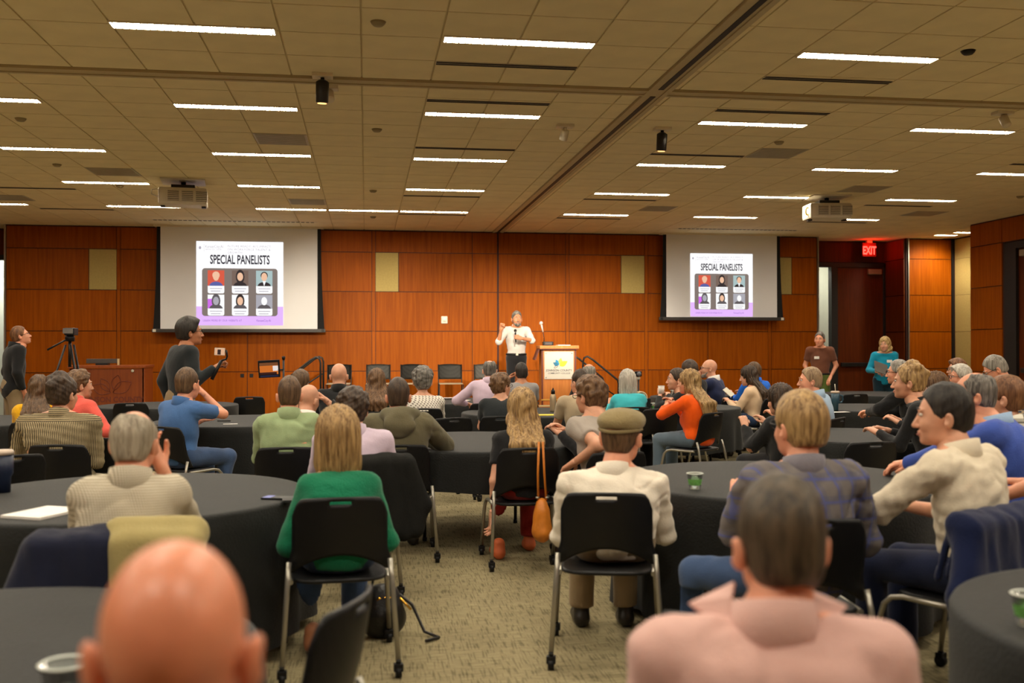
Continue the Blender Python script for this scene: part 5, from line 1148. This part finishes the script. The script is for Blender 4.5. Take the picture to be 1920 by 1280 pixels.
# ---- tripod with video camera
p = at(131, 640, 11.6); tr = empty('camera_tripod', (p.x, p.y, 0)); tag(tr, 'tall black tripod with pan handle standing beside the control desk', 'tripod')
apx = Vector((0, 0, 1.60))
for a in (200, 320, 75):
    f = Vector((.52*math.cos(math.radians(a)), .52*math.sin(math.radians(a)), .02)); e_ = Vector((.045*math.cos(math.radians(a)), .045*math.sin(math.radians(a)), 1.56))
    l = link('leg', None, None, tr)
    side = Vector((-math.sin(math.radians(a)), math.cos(math.radians(a)), 0))*.022; bm = bmesh.new()
    a_tube(bm, [e_+side, e_.lerp(f, .52)+side], .011, 6); a_tube(bm, [e_-side, e_.lerp(f, .52)-side], .011, 6); a_tube(bm, [e_.lerp(f, .42), f], .012, 6); m_ = bm_mesh('leg', bm)
    bpy.data.objects.remove(l); l = link('leg', m_, BLACKM, tr); b = box('leg_lock', -.035, .035, -.035, .035, -.05, .05, BLACKP, l, bev=.008); b.location = e_.lerp(f, .5); lathe('rubber_foot', [(0, -.02), (.02, -.02), (.024, .02), (0, .03)], BLACKP, l, 10, f)
tube('centre_column', [(0, 0, 1.30), (0, 0, 1.62)], .018, BLACKM, tr); lathe('fluid_head', [(0, 0), (.05, 0), (.055, .05), (.04, .07), (0, .07)], BLACKP, tr, 16, (0, 0, 1.60)); tube('pan_handle', [(0, -.02, 1.64), (-.22, -.10, 1.50)], [.009, .012], BLACKM, tr)
t = empty('video_camera', (p.x+.01, p.y, 1.67)); tag(t, 'small black video camera mounted on the tall tripod', 'camera'); box('body', -.05, .06, -.09, .09, 0, .085, BLACKP, t, bev=.01); b = lathe('lens', [(0, 0), (.03, 0), (.036, .06), (0, .06)], BLACKM, t, 14, (.0, .085, .045)); b.rotation_euler = (-PI/2, 0, 0); box('flip_screen', -.06, .05, -.10, -.092, .02, .08, mat('lcd_grey', lin(120, 116, 110), rough=.2), t)
# ---- tablet on a floor stand
p = at(505, 690, 13.6); t = empty('tablet_stand', (p.x+.19, p.y, 0)); tag(t, 'tablet in a black bracket on a slim stand, filming the stage', 'tablet')
tube('pole', [(0, 0, .03), (0, 0, 1.36)], .014, BLACKM, t); lathe('base', [(0, 0), (.16, 0), (.16, .02), (.02, .035), (0, .035)], BLACKM, t, 24); tube('clamp_arm', [(0, 0, 1.22), (-.08, -.03, 1.22)], .012, BLACKM, t); lathe('top_knob', [(0, 0), (.02, 0), (.025, .04), (0, .05)], BLACKP, t, 12, (0, 0, 1.36))
tb = box('tablet', -.145, .145, -.008, .008, -.12, .12, BLACKP, t, bev=.006); tb.location = (-.19, -.03, 1.235); tb.rotation_euler = (.1, -.05, 0)
def em(n, c, e=.85): return emat(n, lin(*c), e)
box('tablet_screen', -.125, .12, -.0095, -.0085, -.075, .085, em('tablet_orange', (206, 112, 44)), tb); box('tablet_ceiling', -.125, .12, -.0105, -.0096, .045, .085, em('tablet_brown', (120, 74, 44)), tb); box('tablet_white_patch', .05, .12, -.0105, -.0096, -.03, .04, em('tablet_white', (236, 226, 220)), tb); box('tablet_people', -.125, .10, -.0105, -.0096, -.075, -.045, em('tablet_dark', (60, 34, 30)), tb); box('tablet_bar', -.12, .12, -.0105, -.0096, -.11, -.085, em('tablet_bar', (40, 40, 60)), tb)
# ---- small camera on a light stand
p = at(1197, 700, 13.4); t = empty('small_camera_stand', (p.x, p.y, 0)); tag(t, 'small camera on a thin black stand next to the silver bob', 'camera'); tube('pole', [(0, 0, .35), (0, 0, 1.09)], .012, BLACKM, t)
for a in (30, 150, 270): tube('leg', [(0, 0, .38), (.28*math.cos(math.radians(a)), .28*math.sin(math.radians(a)), .01)], .009, BLACKM, t)
box('camera_body', -.05, .04, -.035, .035, 1.13, 1.20, BLACKP, t, bev=.008); lathe('lens', [(0, 0), (.025, 0), (.03, .04), (0, .04)], mat('lens_grey', lin(110, 110, 116), rough=.2), t, 12, (-.01, -.03, 1.165)).rotation_euler = (PI/2, 0, 0); lathe('ball_mount', [(0, 0), (.02, .005), (.028, .03), (.015, .05), (0, .05)], WHITEP, t, 12, (0, 0, 1.08))
# ---- gimbal in the hand of the person filming
g0 = at(397, 711, 9.40); g1 = at(415, 676, 9.42); t = empty('phone_gimbal', g0); tag(t, 'black handheld gimbal with a phone held up by the person filming', 'gimbal')
tube('handle', [(0, 0, 0), tuple(g1-g0)], [.017, .015], BLACKP, t); a_ = g1-g0; b_ = at(426, 668, 9.42)-g0; c_ = at(424, 656, 9.42)-g0
tube('gimbal_arm', [a_, a_.lerp(b_, .6)+Vector((.01, 0, -.01)), b_, b_.lerp(c_, .6), c_], .010, BLACKM, t)
ph = box('phone', -.048, .048, -.006, .006, -.035, .035, WHITEP, t, bev=.004); ph.location = at(412, 659, 9.40)-g0; ph.rotation_euler = (0, .05, .1); box('phone_screen', -.042, .042, -.0075, -.0062, -.030, .030, em('phone_image', (226, 176, 140)), ph); box('phone_subject', -.02, .01, -.0085, -.0076, -.028, .020, em('phone_dark', (60, 46, 44)), ph)
# ================================================================== COATS, BAGS, TABLE THINGS
def coat(k, m, name, label, w=.27, drop=.62, lining=None, off=0, sl=True):
    q = PEOPLE[k]; loc = q['org']+Matrix.Rotation(q['yaw'], 3, 'Z') @ Vector((off, .055, 0))
    f = Fld((-.55, -.62, .0), (.55, -.05, 1.0), .014); zt = .86
    f.cone((-w, -.262, zt-.03), (w, -.262, zt-.03), .045, .045, 0)
    for i in range(9):
        x = -w+2*w*i/8; f.cone((x, -.325, zt-.05), (x*1.18, -.37-.02*math.sin(i*2.3), zt-drop*(.93+.07*math.sin(i*1.1))), .040, .050+.006*math.sin(i*2.1), .05); f.cone((x, -.235, zt-.05), (x, -.175, zt-.26), .022, .016, .03)
    if sl:
        for s in (-1, 1): f.cone((s*w, -.30, zt-.06), (s*(w+.09), -.33, zt-.30), .062, .055, .03); f.cone((s*(w+.09), -.33, zt-.30), (s*(w+.05), -.36, zt-drop*.95), .056, .042, .03)
    p_, q_ = f.mesh(); p_ = disp(p_, q_, .014, 11, len(label), (1.3, 1, .5)); p_ = disp(p_, q_, .006, 30, 3, (1.2, 1, .7))
    t = link(name, mesh_np(name, p_, q_), m, None, (loc.x, loc.y, 0), q['yaw']); tag(t, label, 'jacket')
    if lining:
        f = Fld((-.5, -.62, .3), (.5, -.05, 1.0), .014); f.cone((.02, -.266, zt-.020), (w+.02, -.266, zt-.020), .066, .066, 0)
        for i in range(5): x = .04+(w-.02)*i/4; f.cone((x, -.33, zt-.05), (x*1.1+.02, -.37, zt-.30+.03*math.sin(i*2)),   .058, .052, .03)
        p_, q_ = f.mesh(); p_ = disp(p_, q_, .005, 20, 9, (1.6, 1, .5)); l = link('lining', mesh_np('lining', p_, q_), lining, t); l['label'] = 'khaki lining'
coat('P3', fab('navy_coat', lin(26, 30, 50)), 'draped_jacket', 'navy jacket with khaki lining draped over the chair of the gingham shirt', w=.25, lining=fab('khaki_lining', lin(160, 146, 96)))
coat('P19', fab('black_puffer', (.009, .009, .008, 1), sheen=0), 'draped_jacket', 'black puffer coat hanging from the chair of the lavender shirt', w=.24, drop=.46, off=.06)
coat('P37', fab('deep_navy_coat', lin(16, 26, 60)), 'draped_jacket', 'large deep navy coat over the chair of the off-white shirt', w=.31, drop=.80, off=-.14)
# handbags
q = PEOPLE['P24']; t = empty('handbag', at(1016, 1010, 6.75)); TAN = mat('tan_leather', lin(206, 122, 34), rough=.45, var=.15, vscale=12, bump=.15, bscale=120); tag(t, 'tan leather handbag hanging by a long strap from a chair back', 'handbag')
f = Fld((-.14, -.12, -.04), (.14, .12, .40), .008); f.ell((0, 0, .13), (.06, .075, .15), k=0); f.ell((0, 0, .05), (.065, .085, .06), k=.04); f.cut((0, 0, .285), (0, 0, 1)); p_, q_ = f.mesh(); link('bag_body', mesh_np('bag_body', disp(p_, q_, .004, 30, 2), q_), TAN, t)
for x in (-.025, .03): tube('strap', [(x, 0, .26), (x*.8-.01, -.02, .45), (x*.5-.012, -.03, .66)], .008, TAN, t, 6)
for x in (-.03, .035): lathe('strap_ring', [(0, -.006), (.014, -.006), (.014, .006), (0, .006)], STEEL, t, 10, (x, 0, .28))
b0 = at(718, 1198, 5.25); t = empty('handbag', (b0.x, b0.y, 0), .2); BL = mat('black_leather', (.010, .009, .009, 1), rough=.35, bump=.2, bscale=80); tag(t, 'black leather handbag with gold clasp on the carpet behind the green sweater', 'handbag')
f = Fld((-.18, -.14, -.02), (.18, .14, .34), .008); f.ell((0, 0, .10), (.125, .085, .12), k=0); f.ell((0, 0, .20), (.095, .05, .08), k=.04); f.cut((0, 0, .005), (0, 0, -1)); p_, q_ = f.mesh(); link('bag_body', mesh_np('bag_body', disp(p_, q_, .006, 24, 4), q_), BL, t)
GOLD = mat('gold_clasp', lin(226, 170, 60), rough=.25, metal=.9, var=0)
for x in (-.03, .0, .03): b = lathe('clasp', [(0, -.01), (.012, -.008), (.014, 0), (0, .0)], GOLD, t, 10, (x, -.052, .205)); b.rotation_euler = (PI/2, 0, 0)
tube('strap', [(.08, .0, .22), (.15, -.03, .16), (.21, -.06, .02), (.26, -.16, .012), (.18, -.20, .012)], .009, BL, t, 6); tube('strap_chain', [(.085, -.02, .20), (.14, -.05, .14)], .007, GOLD, t, 6); tube('handle', [(-.06, 0, .25), (-.05, .0, .33), (0, 0, .36), (.05, 0, .33), (.06, 0, .25)], .008, BL, t, 6)
b0 = at(1201, 768, 12.15); t = empty('tote_bag', (b0.x, b0.y, TT)); tag(t, 'small black tote with cream rope handles on the table by the cups', 'bag'); box('bag_body', -.12, .12, -.05, .05, 0, .15, fab('black_canvas', (.012, .012, .012, 1)), t, bev=.02)
for y in (-.045, .045): tube('handle', [(-.07+.0, y, .14)]+[(.07*math.cos(a), y, .15+.075*math.sin(a)) for a in [PI-PI*i/8 for i in range(9)]]+[(.07, y, .14)], .008, mat('cream_rope', lin(214, 196, 160)), t, 6)
def on(px, py, z=TT):
    d = FPX*(CAMH-z)/(py-651.4); p_ = at(px, py, d); return Vector((p_.x, p_.y, z))
def cup(px, py, label, r=.042, h=.085, green=True, z=TT):
    t = empty('plastic_cup', on(px, py, z)); tag(t, label, 'cup', 'clear plastic cups')
    lathe('cup_wall', [(r*.72, .0), (r, h), (r+.004, h), (r+.004, h-.004), (r-.002, h-.004), (r*.72-.002, .004), (0, .004)], GLASSP, t, 24)
    lathe('base', [(0, 0), (r*.72, 0), (r*.72, .004), (0, .004)], mat('cup_base', lin(206, 212, 200), rough=.3, var=0), t, 20)
    lathe('rim', [(r+.001, h-.003), (r+.0055, h), (r+.001, h+.003), (r-.002, h)], MATS['cup_base'], t, 24)
    if green: lathe('green_print', [(r*.79, .022), (r*.90+.001, .055)], mat('green_print', lin(104, 168, 84), rough=.5, var=.3, vscale=40), t, 24)
cup(1303, 917, 'clear cup with green print on the cloth beside the plaid blazer'); cup(1928, 1172, 'clear cup with green print at the right edge, on the corner table'); cup(122, 1330, 'clear cup at the bottom left corner beside the bald head', r=.05, h=.10, green=False)
cup(1226, 769, 'clear cup beside the tote, in front of the orange sweater, first of two'); cup(1246, 768, 'clear cup closest to the orange sweater'); cup(1262, 742, 'clear cup near the navy suit on the far cloth', green=False)
def cuph(px, py, d, label): 
    t = empty('paper_cup', at(px, py, d)); tag(t, label, 'cup'); lathe('cup_body', [(0, 0), (.028, 0), (.038, .09), (0, .088)], PAPER, t, 18); lathe('rim', [(.036, .086), (.041, .089), (.037, .093)], PAPER, t, 18)
cuph(1240, 738, 11.42, 'white paper cup raised by the dark-haired person in profile')
def tumbler(px, py, label, m, h=.21, r=.045, straw=True, handle=True):
    t = empty('tumbler', on(px, py)); tag(t, label, 'tumbler'); lathe('body', [(0, 0), (r*.72, 0), (r*.76, .08), (r*.98, .10), (r, h), (0, h)], m, t, 24); lathe('lid', [(0, 0), (r*1.05, 0), (r*1.05, .018), (r*.9, .026), (0, .026)], mat('tumbler_lid', lin(196, 178, 160), rough=.4), t, 24, (0, 0, h))
    if straw: tube('straw', [(.005, 0, h+.02), (-.004, 0, h+.11)], .005, WHITEP, t)
    if handle: tube('handle', [(r*.9, 0, h-.02), (r+.04, 0, h-.03), (r+.05, 0, h-.08), (r+.035, 0, h-.11), (r*.9, 0, h-.115)], .010, m, t, 8)
tumbler(1566, 770, 'teal tumbler with handle and straw on the far cloth', mat('teal_enamel', lin(40, 74, 92), rough=.4), r=.05)
tumbler(6, 921, 'navy tumbler at the left edge on the notepad table', mat('navy_enamel', lin(24, 36, 62), rough=.4), h=.20, r=.05, straw=False, handle=False)
t = empty('steel_bottle', on(1037, 772)); tag(t, 'steel water bottle with black cap on the yellow folder table', 'bottle'); lathe('body', [(0, 0), (.036, 0), (.038, .02), (.038, .17), (.030, .20), (.022, .215), (0, .215)], mat('brushed_steel', lin(186, 166, 134), rough=.35, metal=.6), t, 24); lathe('cap', [(0, 0), (.024, 0), (.024, .04), (.012, .055), (0, .055)], BLACKP, t, 18, (0, 0, .212)); lathe('cap_loop', [(0, 0), (.008, .0), (.008, .02), (0, .02)], BLACKP, t, 10, (0, 0, .265))
def sheet(name, px, py, w, h, m, label, cat, rz=0, th=.006, group=None):
    o = box(name, -w/2, w/2, -h/2, h/2, 0, th, m); o.location = on(px, py); o.rotation_euler = (0, 0, rz); tag(o, label, cat, group); return o
sheet('notepad', 82, 962, .22, .29, PAPER, 'white notepad lying near the gingham shirt', 'notepad', -.45, .012)
o = tube('pen', [(-.07, 0, .006), (.07, 0, .006)], .006, BLACKP); o.location = on(18, 966); o.rotation_euler = (0, 0, .1); tag(o, 'black pen beside the white notepad', 'pen')
o = sheet('phone', 523, 934, .08, .16, BLACKP, 'phone with lit screen edge beside the green sweater', 'phone', 1.2, .009); box('phone_screen', -.035, .035, .035, .075, .009, .010, em('phone_glow', (190, 186, 226), .8), o)
sheet('notebook', 560, 938, .16, .10, mat('dark_notebook', lin(30, 28, 28)), 'dark notebook partly under the arm in the green sweater', 'notebook', .1, .012)
sheet('yellow_folder', 1032, 778, .33, .18, mat('yellow_card', lin(238, 208, 60), rough=.6), 'yellow folder on the table in front of the steel bottle', 'folder', .05, .006)
sheet('paper_slip', 432, 794, .14, .06, PAPER, 'small white paper slip beside the blue polo shirt', 'paper', .1, .002)
o = tube('pen', [(-.07, 0, .006), (.07, 0, .006)], .006, BLACKP); o.location = on(420, 789); o.rotation_euler = (0, 0, -.2); tag(o, 'black pen beside the small white paper slip', 'pen')
sheet('tablet_computer', 846, 748, .30, .16, BLACKP, 'dark tablet lying beside papers near the lilac shirt', 'tablet', .2, .010); sheet('paper_sheet', 838, 745.5, .22, .12, PAPER, 'white paper behind the dark tablet near the lilac shirt', 'paper', .1, .002); sheet('paper_sheet', 868, 750, .20, .14, PAPER, 'white paper close to the lilac sleeve', 'paper', -.4, .002)
sheet('napkin', 1574, 773, .22, .12, PAPER, 'white napkin under the teal tumbler', 'napkin', .1, .001)
o = box('clipboard', -.12, .12, -.006, .006, -.15, .15, mat('clipboard_grey', lin(92, 86, 80), rough=.5)); o.location = at(1652, 690, 17.45); o.rotation_euler = (-.9, .35, -.2); tag(o, 'grey clipboard held by the turquoise tunic', 'clipboard')
o = box('smartphone', -.035, .035, -.005, .005, -.075, .075, WHITEP); o.location = at(1366, 735, 13.25); o.rotation_euler = (-.8, -.5, .3); tag(o, 'phone in the hands of the cream knit sweater', 'phone')
